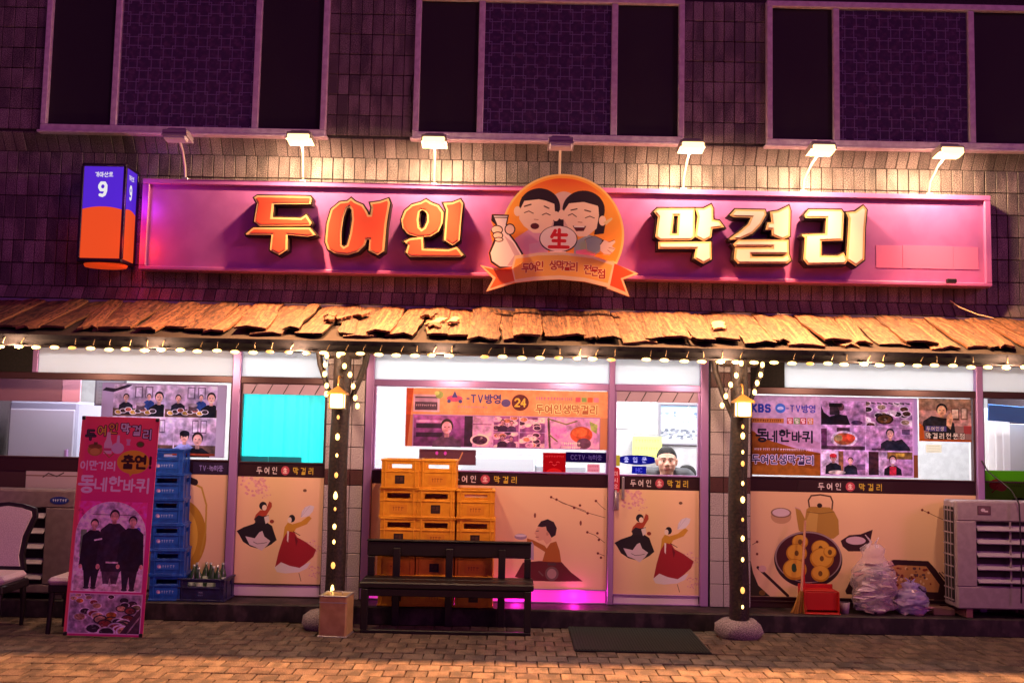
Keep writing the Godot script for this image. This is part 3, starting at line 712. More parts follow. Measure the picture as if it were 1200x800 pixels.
func print_emblem() -> Image:     # drawn on a sheet of 988 x 800
	var im := paper(988, 800, H("e8862a"))
	disc(im, 515, 442, 344, 344, H("f0c070")); disc(im, 515, 440, 330, 330, H("f49c36"))
	for k in 130: disc_cut(im, 515, 442, 318, 112 + k, H("e0501e").lerp(H("f49c36"), k / 130.0))
	disc(im, 520, 330, 100, 130, H("dcb4a8"))
	# two smiling cartoon women: hair, faces, jackets
	var ink := H("2a1a1c")
	poly(im, V([470, 340, 520, 360, 520, 420, 460, 420]), ink); poly(im, V([700, 370, 752, 380, 744, 432, 690, 440]), ink)
	poly(im, V([250, 470, 330, 416, 420, 446, 440, 560, 330, 566, 260, 540]), H("e0a0b8")); poly(im, V([580, 480, 660, 440, 730, 460, 720, 540, 690, 560, 580, 560]), H("9aa0a8"))
	poly(im, V([330, 500, 420, 480, 440, 556, 330, 560]), H("e4b8c4")); poly(im, V([590, 530, 680, 516, 700, 556, 590, 560]), H("e070a8"))
	disc(im, 385, 290, 114, 106, ink); disc(im, 630, 300, 118, 108, ink)
	poly(im, V([274, 300, 272, 360, 300, 400, 352, 436, 400, 436, 452, 396, 472, 330, 466, 262, 380, 246, 290, 258]), H("f8d2b6")); poly(im, V([522, 300, 522, 360, 552, 410, 606, 452, 650, 450, 704, 404, 716, 330, 712, 276, 640, 256, 540, 262]), H("f8d2b6"))
	poly(im, V([276, 306, 284, 236, 330, 204, 400, 196, 460, 222, 478, 300, 466, 270, 380, 240, 300, 254]), ink); poly(im, V([522, 306, 530, 248, 580, 208, 660, 204, 716, 240, 722, 310, 708, 276, 630, 256, 548, 266]), ink)
	for e in [[262, 316], [476, 340], [508, 330], [736, 360]]: disc(im, e[0], e[1], 20, 28, H("f8d2b6"))
	for e in [[300, 320, 350, 322], [400, 330, 444, 330], [545, 330, 590, 336], [640, 342, 690, 342]]: line(im, V([e[0], e[1] + 4, (e[0] + e[2]) / 2, e[1] - 6, e[2], e[3] + 4]), 5, H("5a3028"))
	for e in [[300, 288, 336, 276], [410, 284, 436, 296], [560, 304, 592, 296], [636, 302, 668, 310]]: line(im, V(e), 7, H("4a2c24"))
	line(im, V([356, 360, 378, 362]), 5, H("c08a70")); line(im, V([600, 370, 622, 372]), 5, H("c08a70"))
	disc(im, 360, 398, 24, 17, H("5a1c1c")); poly(im, V([570, 392, 646, 392, 632, 420, 590, 422]), H("5a1c1c")); rect(im, 578, 392, 58, 8, H("f4e8e0"))
	# bowl with the red character
	disc(im, 492, 468, 106, 76, ink); disc(im, 492, 466, 101, 71, H("f0dcd4")); rect(im, 446, 536, 90, 20, H("f0dcd4"))
	for l in syllable("生", 424, 404, 136, 124): line(im, l, 19, H("d02626"))
	# open hand with its sleeve
	poly(im, V([640, 470, 690, 450, 734, 470, 730, 520, 690, 548, 650, 530]), H("8a94a0")); line(im, V([640, 470, 690, 450, 734, 470, 730, 520]), 5, ink)
	poly(im, V([722, 500, 744, 470, 772, 484, 800, 472, 806, 484, 786, 508, 806, 520, 796, 536, 776, 554, 744, 552, 724, 534]), H("f8dcc8")); line(im, V([722, 500, 744, 470, 772, 484, 800, 472]), 4, ink); line(im, V([770, 516, 800, 522]), 4, H("c08a70")); line(im, V([764, 530, 786, 546]), 4, H("c08a70"))
	poly(im, V([740, 370, 786, 340, 792, 350, 756, 384]), H("e8c890"))
	# flask and the hand that holds it
	poly(im, V([120, 345, 216, 345, 205, 395, 216, 440, 262, 500, 298, 560, 292, 610, 240, 645, 170, 645, 120, 612, 108, 560, 130, 500, 150, 440, 140, 400, 118, 380]), ink)
	poly(im, V([130, 352, 208, 352, 198, 400, 208, 446, 250, 500, 288, 562, 280, 604, 236, 634, 172, 634, 128, 604, 118, 560, 140, 506, 160, 446, 150, 396]), H("f8ece8"))
	poly(im, V([190, 460, 240, 500, 280, 566, 270, 604, 236, 630, 210, 630, 250, 570]), H("d8bcc0"))
	line(im, V([130, 362, 208, 362]), 5, ink); disc(im, 150, 430, 34, 26, ink); disc(im, 150, 430, 28, 20, H("f8dcc8")); disc(im, 156, 462, 30, 22, ink); disc(im, 156, 462, 24, 16, H("f8dcc8")); disc(im, 162, 484, 26, 14, ink); disc(im, 162, 484, 20, 9, H("f8dcc8")); disc(im, 222, 426, 30, 32, ink); disc(im, 222, 426, 24, 26, H("f8dcc8"))
	# ribbon
	poly(im, V([62, 626, 128, 640, 190, 650, 300, 610, 300, 700, 200, 740, 98, 772, 134, 700]), H("f0c898")); poly(im, V([80, 636, 150, 652, 290, 620, 290, 700, 190, 728, 118, 756, 150, 694]), H("e86a34"))
	poly(im, V([720, 590, 800, 584, 938, 656, 852, 690, 888, 784, 760, 740]), H("f0c898")); poly(im, V([730, 606, 800, 596, 912, 654, 838, 684, 868, 760, 760, 716]), H("d8582a"))
	poly(im, V([236, 640, 252, 572, 380, 550, 520, 544, 680, 560, 804, 600, 776, 744, 640, 706, 500, 696, 360, 706, 256, 720]), H("f6e0b0")); poly(im, V([246, 646, 258, 590, 380, 566, 520, 560, 680, 576, 792, 612, 768, 712, 640, 684, 500, 674, 360, 684, 258, 702]), H("f8c05a"))
	var bow := func(i: int) -> float: return pow(i - 5.4, 2) * .95 + i * 2.0
	for i in 12: outlined(im, "두여인 생막걸리 전문점"[i], 292 + i * 38.0, 584 + bow.call(i), 50, H("b4301c"), H("fbe6a8"), .15, .1)
	return im

func disc_cut(im: Image, x: float, y: float, r: float, row: int, c: Color):   # one row of a disc
	var t := (row - y) / r
	if absf(t) < 1: im.fill_rect(Rect2i(roundi(x - r * sqrt(1 - t * t)), row, roundi(2 * r * sqrt(1 - t * t)), 1), c)

func print_lamp_box() -> Image:
	var im := paper(256, 560, H("5a2ae0"))
	for yy in range(245, 560):
		var half := 128.0 if yy > 262 else 128.0 * sqrt((yy - 244) / 18.0)
		im.fill_rect(Rect2i(roundi(128 - half), yy, roundi(2 * half), 1), H("ff5420"))
	text(im, "가마산로", 70, 34, 30, H("f4ecff"), .17, .98)
	text(im, "9", 92, 92, 96, H("ffffff"), .2)
	return im

func print_note(w: int, h: int, c: Color, inkc: Color, rows: int, sd: int) -> Image:
	var im := paper(w, h, c)
	for r in rows: scribble(im, w * .08, h * (r + .35) / rows, w * .8, h * .4 / rows, inkc, sd + r)
	return im

func print_word(s: String, w: int, h: int, paper_c: Color, ink_c: Color, size: float, pitch := 1.0, weight := .13) -> Image:
	var im := paper(w, h, paper_c)
	var total := 0.0
	for ch in s: total += size * pitch * (.5 if ch in "!·- " else (.8 if ch.unicode_at(0) < 128 else 1.0))
	text(im, s, (w - total) / 2, (h - size) / 2, size, ink_c, weight, pitch)
	return im

# ---------- one continuous skin over a set of tapered capsules (surface nets) ----------
func skin(b: MB, prims: Array, cell: float, k: float, colour: Callable):
	var lo := Vector3.ONE * 1e9; var hi := -lo
	for p in prims:
		var r: float = maxf(p[2], p[3])
		for q in [p[0], p[1]]: lo = lo.min(q - Vector3.ONE * r); hi = hi.max(q + Vector3.ONE * r)
	lo -= Vector3.ONE * cell * 3; hi += Vector3.ONE * cell * 3
	var nx := int((hi.x - lo.x) / cell) + 1; var ny := int((hi.y - lo.y) / cell) + 1; var nz := int((hi.z - lo.z) / cell) + 1
	var f := PackedFloat32Array(); f.resize(nx * ny * nz); f.fill(1.0)
	for p in prims:
		var a: Vector3 = p[0]; var ab: Vector3 = p[1] - a; var ll := maxf(ab.length_squared(), 1e-9)
		var r0: float = p[2]; var r1: float = p[3]; var m := maxf(r0, r1) + k + cell * 2
		var l2: Vector3 = (a.min(p[1]) - Vector3.ONE * m - lo) / cell; var h2: Vector3 = (a.max(p[1]) + Vector3.ONE * m - lo) / cell
		for z in range(maxi(0, int(l2.z)), mini(nz, int(h2.z) + 2)):
			for y in range(maxi(0, int(l2.y)), mini(ny, int(h2.y) + 2)):
				var i0 := (z * ny + y) * nx
				for x in range(maxi(0, int(l2.x)), mini(nx, int(h2.x) + 2)):
					var v := lo + Vector3(x, y, z) * cell - a
					var t := clampf(v.dot(ab) / ll, 0, 1)
					var d := (v - ab * t).length() - lerpf(r0, r1, t)
					var o := f[i0 + x]
					var hh := maxf(k - absf(o - d), 0.0) / k
					f[i0 + x] = minf(o, d) - hh * hh * k * .25
	var at := {}
	var pos := []
	for z in nz - 1:
		for y in ny - 1:
			for x in nx - 1:
				var i := (z * ny + y) * nx + x
				var v0 := f[i]
				if absf(v0) > cell * 2.5: continue
				var c := [v0, f[i + 1], f[i + nx], f[i + nx + 1], f[i + nx * ny], f[i + nx * ny + 1], f[i + nx * ny + nx], f[i + nx * ny + nx + 1]]
				var neg := 0
				for q in c: neg += 1 if q < 0 else 0
				if neg == 0 or neg == 8: continue
				var s := Vector3.ZERO; var n := 0
				for e in [[0, 1], [2, 3], [4, 5], [6, 7], [0, 2], [1, 3], [4, 6], [5, 7], [0, 4], [1, 5], [2, 6], [3, 7]]:
					if (c[e[0]] < 0) != (c[e[1]] < 0):
						var t: float = c[e[0]] / (c[e[0]] - c[e[1]])
						var pa := Vector3(e[0] & 1, (e[0] >> 1) & 1, e[0] >> 2); var pb := Vector3(e[1] & 1, (e[1] >> 1) & 1, e[1] >> 2)
						s += pa.lerp(pb, t); n += 1
				at[i] = pos.size()
				pos.append(lo + (Vector3(x, y, z) + s / n) * cell)
	b.smooth(true)
	var put := func(i0: int, i1: int, i2: int, i3: int, flip: bool):
		if not (at.has(i0) and at.has(i1) and at.has(i2) and at.has(i3)): return
		var q := [pos[at[i0]], pos[at[i1]], pos[at[i2]], pos[at[i3]]]
		if flip: q.reverse()
		for t in [[0, 1, 2], [0, 2, 3]]:
			for w in [t[0], t[2], t[1]]:
				b.st.set_color(colour.call(q[w])); b.st.add_vertex(q[w])
	var sx := 1; var sy := nx; var sz := nx * ny
	for i in at:
		var v := f[i]
		if (v < 0) != (f[i + sx] < 0): put.call(i, i - sy, i - sy - sz, i - sz, not (v < 0))
		if (v < 0) != (f[i + sy] < 0): put.call(i, i - sz, i - sz - sx, i - sx, not (v < 0))
		if (v < 0) != (f[i + sz] < 0): put.call(i, i - sx, i - sx - sy, i - sy, not (v < 0))
	b.smooth(false)

# a man sitting upright with his hands on his thighs; origin on the floor below the seat, facing +z
func sitting_man(label: String, at: Vector3, turn: float, size: float, nod: float, drop: float) -> Node3D:
	var t := thing("person", label, "person", at, turn)
	var hc := Vector3(0, 1.325 - drop, .03 + nod)          # the middle of the head
	var prims := []
	var cap := func(a: Vector3, b: Vector3, r0: float, r1: float):
		if b.y < 1.24: a.y -= drop * clampf(a.y / .5, 0, 1); b.y -= drop * clampf(b.y / .5, 0, 1)
		prims.append([a * size, b * size, r0 * size, r1 * size])
	cap.call(Vector3(-.08, .55, -.02), Vector3(.08, .55, -.02), .125, .125)
	cap.call(Vector3(0, .6, -.02), Vector3(0, .82, -.01), .14, .15)
	cap.call(Vector3(-.07, .85, 0), Vector3(-.1, 1.1, 0), .125, .11)
	cap.call(Vector3(.07, .85, 0), Vector3(.1, 1.1, 0), .125, .11)
	cap.call(Vector3(-.18, 1.185, -.02), Vector3(.18, 1.185, -.02), .08, .08)
	for s in [-1, 1]: cap.call(Vector3(.03 * s, 1.23, -.06), Vector3(.09 * s, 1.2, .03), .05, .045)
	cap.call(Vector3(0, 1.22, -.09), Vector3(0, 1.14, -.07), .075, .09)
	cap.call(Vector3(0, 1.05, 0), Vector3(0, 1.15, .01), .085, .065)
	for s in [-1, 1]:
		cap.call(Vector3(.21 * s, 1.16, -.01), Vector3(.26 * s, .8, .02), .072, .055)
		cap.call(Vector3(.26 * s, .8, .02), Vector3(.15 * s, .65, .26), .05, .034)
		cap.call(Vector3(.1 * s, .53, 0), Vector3(.13 * s, .5, .34), .09, .066)
		cap.call(Vector3(.13 * s, .5, .34), Vector3(.13 * s, .09, .27), .062, .042)
		cap.call(Vector3(.13 * s, .045, .24), Vector3(.145 * s, .035, .4), .042, .036)
		# palm, four fingers and a thumb, laid on the thigh
		var w := Vector3(.148 * s, .62, .3)
		cap.call(w, w + Vector3(-.012 * s, -.02, .06), .028, .024)
		for k in 4:
			var q := w + Vector3((-.03 + .02 * k) * s, -.02, .075)
			cap.call(q, q + Vector3(0, -.016, .04 + .006 * (1 if k in [1, 2] else 0)), .0095, .009)
			cap.call(q + Vector3(0, -.016, .042), q + Vector3(0, -.04, .06), .009, .008)
		cap.call(w + Vector3(-.03 * s, -.005, .025), w + Vector3(-.056 * s, -.018, .065), .012, .0095)
	var collar := (hc.y - .1) * size
	var skin_c := Color(.50, .27, .19)
	var jacket := Color(.012, .013, .022); var shirt := Color(.06, .012, .012)
	var b := MB.new(true)
	var body_colour := func(p: Vector3) -> Color:
		if p.y > collar and absf(p.x) < .06 * size and p.z > -.03: return skin_c
		if p.y > (.5 - drop) * size and p.y < (.68 - drop) * size and p.z > .29 * size: return skin_c
		if p.y < (.62 - drop) * size: return Color(.02, .02, .025)
		if absf(p.x) < .055 * size * (p.y - .8 * size) / (.3 * size) and p.z > .04: return shirt
		return jacket
	skin(b, prims, .0135, .03, body_colour)
	# the head on a finer grid
	prims.clear()
	var put := func(a: Vector3, b: Vector3, r0: float, r1: float): prims.append([a * size, b * size, r0 * size, r1 * size])
	put.call(hc + Vector3(0, .035, -.02), hc + Vector3(0, .03, .005), .088, .085)
	put.call(hc + Vector3(0, -.02, .02), hc + Vector3(0, -.05, .03), .074, .066)
	put.call(hc + Vector3(0, -.075, .045), hc + Vector3(0, -.09, .05), .05, .042)
	for s in [-1, 1]:
		put.call(hc + Vector3(.046 * s, -.03, .055), hc + Vector3(.04 * s, -.055, .055), .036, .034)    # cheek
		put.call(hc + Vector3(.018 * s, .03, .084), hc + Vector3(.05 * s, .03, .07), .013, .012)       # brow
		put.call(hc + Vector3(.092 * s, .012, -.005), hc + Vector3(.088 * s, -.03, .0), .016, .011)     # ear
		put.call(hc + Vector3(.012 * s, -.03, .1), hc + Vector3(.014 * s, -.032, .1), .012, .011)      # nostril
	put.call(hc + Vector3(0, .012, .09), hc + Vector3(0, -.026, .108), .009, .014)                     # nose
	put.call(hc + Vector3(-.018, -.062, .09), hc + Vector3(.018, -.062, .09), .011, .011)              # lips
	put.call(hc + Vector3(-.014, -.072, .088), hc + Vector3(.014, -.072, .088), .011, .011)
	put.call(hc + Vector3(0, -.09, .0), hc + Vector3(0, -.2, -.025), .06, .066)                              # neck
	var face_colour := func(p: Vector3) -> Color:
		var q: Vector3 = p / size - hc
		if absf(q.x) < .03 and q.y > -.078 and q.y < -.056 and q.z > .085: return Color(.36, .13, .11)
		return skin_c
	skin(b, prims, .0052 * size, .016, face_colour)
	var m := mat(Color.WHITE, .6); m.vertex_color_use_as_albedo = true
	obj("body", b, m, t)
	# hair: a shell over the crown, back and sides
	b = MB.new(true)
	prims.clear()
	put.call(hc + Vector3(0, .052, -.03), hc + Vector3(0, .056, -.01), .089, .088)
	put.call(hc + Vector3(0, .0, -.045), hc + Vector3(0, .04, -.04), .07, .084)
	put.call(hc + Vector3(-.04, .1, .018), hc + Vector3(.03, .108, .022), .028, .024)
	put.call(hc + Vector3(.0, .106, .03), hc + Vector3(.05, .09, .03), .02, .018)
	for s in [-1, 1]: put.call(hc + Vector3(.072 * s, .05, -.01), hc + Vector3(.082 * s, .015, -.012), .02, .009)
	skin(b, prims, .007, .02, func(_p): return Color.WHITE)
	obj("hair", b, mat(Color("080706"), .85), t)
	for s in [-1, 1]:
		b = MB.new()
		b.ball((hc + Vector3(.033 * s, .008, .082)) * size, Vector3(.014, .0065, .008) * size, 10)
		var eye := obj("eye", b, mat(Color("cfc4bc"), .2), t)
		b = MB.new()
		b.ball((hc + Vector3(.033 * s, .008, .088)) * size, Vector3(.0065, .006, .004) * size, 8)
		obj("iris", b, mat(Color("140d0a"), .15), eye)
		b = MB.new()
		b.tube([(hc + Vector3(.014 * s, .032, .098)) * size, (hc + Vector3(.034 * s, .037, .093)) * size, (hc + Vector3(.055 * s, .031, .08)) * size], .004, .0025, 6)
		obj("eyebrow", b, mat(Color("15120f"), .7), t)
	return t

# ---------- the place ----------
func _ready():
	rng.seed = 7
	camera_and_light()
	make_materials()
	ground()
	shell()
	upper_windows()
	shop_front()
	interior()
	shop_sign()
	lamps()
	light_box()
	awning()
	poles()
	posters()
	on_the_step()
	on_the_pavement()
	people()

func camera_and_light():
	var cam := Camera3D.new()
	cam.name = "camera"
	cam.position = Vector3(0, 1.8, 9.45)
	cam.rotation_degrees = Vector3(4.75, 0, 1.17)
	cam.fov = 37.84
	cam.near = .05; cam.far = 400
	cam.current = true
	add_child(cam)
	var e := Environment.new()
	e.background_mode = Environment.BG_SKY
	var sky := Sky.new(); var sm := ProceduralSkyMaterial.new()
	sm.sky_top_color = Color(.17, .06, .2); sm.sky_horizon_color = Color(.46, .165, .47); sm.sky_curve = .35
	sm.ground_bottom_color = Color(.05, .02, .05); sm.ground_horizon_color = Color(.3, .12, .36)
	sm.sky_energy_multiplier = 1.0
	sky.sky_material = sm
	e.sky = sky
	e.background_energy_multiplier = 1.25
	e.tonemap_mode = Environment.TONE_MAPPER_LINEAR
	e.tonemap_exposure = 1.0
	e.sdfgi_enabled = true; e.ssao_enabled = true; e.ssil_enabled = true
	var we := WorldEnvironment.new(); we.name = "night_environment"; we.environment = e
	add_child(we)
	var sun := DirectionalLight3D.new()
	sun.name = "street_glow"
	sun.light_color = Color(1, .52, .86); sun.light_energy = .16; sun.light_angular_distance = 12
	sun.rotation_degrees = Vector3(-20, 48, 0)
	sun.shadow_enabled = true
	add_child(sun)

func make_materials():
	M.granite = []
	for i in 3: M.granite.append(noisy(.09, [H("3a3034").darkened([.0, .06, .14][i]), H("7a6a6c").darkened([.0, .06, .14][i]), H("9a8a88").darkened([.0, .06, .14][i]), H("bcaca8").darkened([.0, .06, .14][i])], [.25, .45, .6, .8], 11 + i, [2.2, 2.6, 1.9][i], .55, .0, 3))
	for i in 3: weathered(M.granite[i], .72, 160 + i)
	M.brown_granite = noisy(.1, [H("1c1012"), H("4a2a2a"), H("7a5450")], [.3, .5, .75], 15, 2.4, .4, 0, 3)
	M.pale_granite = noisy(.1, [H("6a6266"), H("a8a0a4"), H("cfc8c8")], [.3, .5, .75], 16, 2.4, .5, 0, 3)
	M.mortar = noisy(.05, [H("241c20"), H("3a3034")], [.3, .7], 17, 1.5, .9)
	M.alu = mat(H("a880bc"), .3, .3)
	M.alu_dark = mat(H("4a3a40"), .3, .7)
	M.brown_frame = mat(H("4a3034"), .35, .4)
	M.window_frame = noisy(.02, [H("c4aec0"), H("d4c2d0")], [.3, .7], 21, 1.1, .45)
	M.screen = mat(H("241a26"), .8)
	M.lattice = mat(H("94809a"), .6)
	M.glass = mat(Color(.1, .1, .1, .01), .03); M.glass.transparency = BaseMaterial3D.TRANSPARENCY_ALPHA
	M.night_glass = mat(Color(.3, .25, .38, .12), .05); M.night_glass.transparency = BaseMaterial3D.TRANSPARENCY_ALPHA
	M.frost = mat(H("f2f0f4"), .5); M.frost.backlight_enabled = true; M.frost.backlight = Color(2, 2, 2)
	M.milk = mat(H("b9b6ba"), .5); M.milk.backlight_enabled = true; M.milk.backlight = Color(1.2, 1.2, 1.2)
	M.cyan = mat(H("66d8da"), .5); M.cyan.backlight_enabled = true; M.cyan.backlight = Color(.14, 1.1, 1.1)
	M.white_wall = noisy(.02, [H("a8aaae"), H("b2b4b8")], [.3, .7], 23, .8, .8)
	M.magenta = noisy(.012, [H("b262a4"), H("ba6aac")], [.3, .7], 25, .5, .33); M.magenta.metallic_specular = .7
	M.gold = mat(H("c9954a"), .35, .55)
	M.black = mat(H("120d0f"), .45)
	M.bark = bark_materials()
	M.dark_roof = noisy(.04, [H("0c0809"), H("181112")], [.3, .7], 27, 1.5, .85)
	M.step = noisy(.03, [H("2e2226"), H("3a2c30"), H("46363a")], [.3, .55, .8], 29, .5, .6)
	M.stone = noisy(.05, [H("6a5e60"), H("9c9090"), H("bcb0ac")], [.3, .5, .8], 31, 3.0, .85, 1.5)
	M.paver = []
	for i in 4: M.paver.append(noisy(.07, [H(["524034", "5a4a3c", "483a30", "5e4e3e"][i]), H(["6a584c", "746454", "605246", "786856"][i]), H("8a7a68")], [.25, .55, .9], 40 + i, 2.2, .85, .6))
	for i in 4: weathered(M.paver[i], .7, 170 + i, .5)
	weathered(M.step, .5, 176, .5)
	M.joint = noisy(.06, [H("2e2620"), H("4a3c32")], [.3, .7], 46, 2.0, .95)
	M.steel = mat(H("b8b4b4"), .4, .8)
	M.warm_bulb = glow(Color(1, .80, .46), 5); M.dim_bulb = glow(Color(1, .74, .38), 1.6)
	M.wire = mat(H("1a1412"), .7)
	M.trunk = noisy(.03, [H("100b09"), H("2a1d16"), H("3c2c20")], [.3, .55, .85], 48, 2.0, .6, 1.2)

func bark_materials() -> Array:
	var out := []
	for v in 4:
		var im := Image.create_empty(192, 384, false, Image.FORMAT_RGB8)
		var f := FastNoiseLite.new(); f.seed = 60 + v; f.frequency = .05; f.fractal_octaves = 3
		var g := FastNoiseLite.new(); g.seed = 80 + v; g.frequency = .02; g.fractal_octaves = 4
		for y in 384:
			for x in 192:
				var streak := (f.get_noise_2d(x * .7, y * .07) * .65 + f.get_noise_2d(x * 2.4, y * .12 + 90) * .35) * .5 + .5
				var blot := g.get_noise_2d(x, y * .6) * .5 + .5
				var knot := smoothstep(.60, .72, g.get_noise_2d(x * 1.7 + 300, y * 1.2) * .5 + .5)
				var c: Color = H("44281a").lerp(H("845a3c"), smoothstep(.3, .7, streak))
				c = c.lerp(H("a4764f"), smoothstep(.5, .75, blot) * .5).lerp(H("1e120c"), knot * .85 + smoothstep(.3, .18, streak) * .55)
				im.set_pixel(x, y, c.darkened([0, .12, .05, .2][v]))
		var m := mat(Color.WHITE, .75)
		m.albedo_texture = ImageTexture.create_from_image(im)
		m.heightmap_enabled = false
		out.append(m)
	return out

func ground():
	var b := MB.new()
	b.box(Vector3(-60, -.3, -30), Vector3(60, -.022, 80))
	struct("ground", b, M.joint)
	# pavers in running bond; the nearest ones single, the rest joined
	var st := part("pavement", self); st.set_meta("kind", "structure")
	var pw := .16; var pd := .18; var all := []
	for r in 20:
		var z: float = .42 + pd * (r + .5)
		for c in 76:
			var x := -6.0 + pw * (c + (.5 if r % 2 else 0.0))
			var px := absf(x) / (9.45 - z)
			if px > .56: continue
			all.append(Vector2(x, z))
	all.sort_custom(func(p, q): return p.y > q.y)
	var seen := []
	for p in all:
		if p.y < 2.62: seen.append(p)
	var meshes := []
	for k in 4:
		var s := MB.new()
		s.cbox(0, -.012, 0, pw - .007, .03, pd - .007, .005, Transform3D(Basis.from_euler(Vector3(rng.randf_range(-.012, .012), rng.randf_range(-.02, .02), rng.randf_range(-.012, .012))), Vector3.ZERO))
		meshes.append(s.done()); meshes[k].surface_set_material(0, M.paver[k])
	var near := 0
	for p in seen:
		if near >= 300: break
		near += 1
		obj("paver", meshes[rng.randi() % 4], null, st, Vector3(p.x, rng.randf_range(-.004, .003), p.y))
	for k in 4:
		var s := MB.new()
		var any := false
		for p in all:
			var is_near: bool = p in seen and seen.find(p) < 300
			if is_near or posmod(int(p.x * 97 + p.y * 131), 4) != k: continue
			s.cbox(p.x, -.012 + rng.randf_range(-.004, .003), p.y, pw - .007, .03, pd - .007, .005); any = true
		if any: obj("pavers_joined", s, M.paver[k], st).set_meta("kind", "stuff")

func wall_tiles(cells: Array):       # [x, y, z, width, height, tilt, which granite]; each its own piece up to 300, the rest joined
	var n := 0
	var shared := {}
	var rest := [MB.new(), MB.new(), MB.new()]
	for c in cells:
		var g: int = rng.randi() % 3
		var off := rng.randf_range(-.0025, .0025)
		if n < 300:
			var key := "%.3f %.3f %d" % [c[3], c[4], g]
			if not shared.has(key):
				var s := MB.new(); s.cbox(0, 0, 0, c[3] - .007, c[4] - .007, .014, .003); shared[key] = s.done(); shared[key].surface_set_material(0, M.granite[g])
			var o := obj("wall_tile", shared[key], null, building, Vector3(c[0], c[1], c[2] + off))
			o.rotation.x = c[5]
			n += 1
		else:
			rest[g].cbox(0, 0, 0, c[3] - .007, c[4] - .007, .014, .003, Transform3D(Basis.from_euler(Vector3(c[5], 0, 0)), Vector3(c[0], c[1], c[2] + off)))
	for g in 3: obj("wall_tiles_joined", rest[g], M.granite[g], building).set_meta("kind", "stuff")

func shell():
	building = thing("restaurant_building", "two storey shop building with granite tiled upper wall and three wide windows", "building")
	var b := MB.new()
	# upper storey 12 cm proud of the wall behind the sign, a sloped course between them, a second slope down to the awning
	b.box(Vector3(-8, 4.5, -.3), Vector3(8, 6.6, .1))
	b.box(Vector3(-8, 2.44, -.3), Vector3(8, 4.5, -.012))
	obj("upper_wall", b, M.mortar, building)
	b = MB.new()
	b.quad(Vector3(-8, 4.335, -.014), Vector3(8, 4.335, -.014), Vector3(8, 4.502, .1), Vector3(-8, 4.502, .1))
	b.quad(Vector3(-8, 2.9, .07), Vector3(8, 2.9, .07), Vector3(8, 3.03, -.012), Vector3(-8, 3.03, -.012))
	obj("sloped_course", b, M.mortar, building)
	var cells := []
	var w := .105; var h := .2
	for r in [[-1.83, -.99, 8], [1.59, 2.39, 8], [-5.2, -4.54, 6]]:
		for c in r[2]:
			for k in 7:
				var tw: float = (r[1] - r[0]) / r[2]
				cells.append([r[0] + tw * (c + .5), 4.52 + h * (k + .5), .107, tw, h, 0, 0])
	for c in 7: 
		for k in 6: cells.append([4.54 + w * (c + .5), 4.335 - .2175 * (k + .5), -.004, w, .2175, 0, 0])
	for c in 16:
		for k in 6: cells.append([-3.55 - w * (c + .5), 4.335 - .2175 * (k + .5), -.004, w, .2175, 0, 0])
	for c in 77: cells.append([-3.55 + w * (c + .5), 4.335 - .2175 / 2, -.004, w, .2175, 0, 0])
	for c in 77: cells.append([-3.55 + w * (c + .5), 4.335 - .2175 * 1.5, -.004, w, .2175, 0, 0])
	for c in 77: cells.append([-3.55 + w * (c + .5), 3.03 + .2175 / 2, -.004, w, .2175, 0, 0])
	for c in 100: cells.append([-5.25 + w * (c + .5), 4.418, .048, w, .2, .6, 0])
	for c in 100: cells.append([-5.25 + w * (c + .5), 2.965, .034, w, .15, -.56, 0])
	wall_tiles(cells)

func frame_bar(b: MB, x0: float, x1: float, y0: float, y1: float, z0: float, z1: float):
	b.box(Vector3(x0, y0, z0), Vector3(x1, y1, z1), .006)

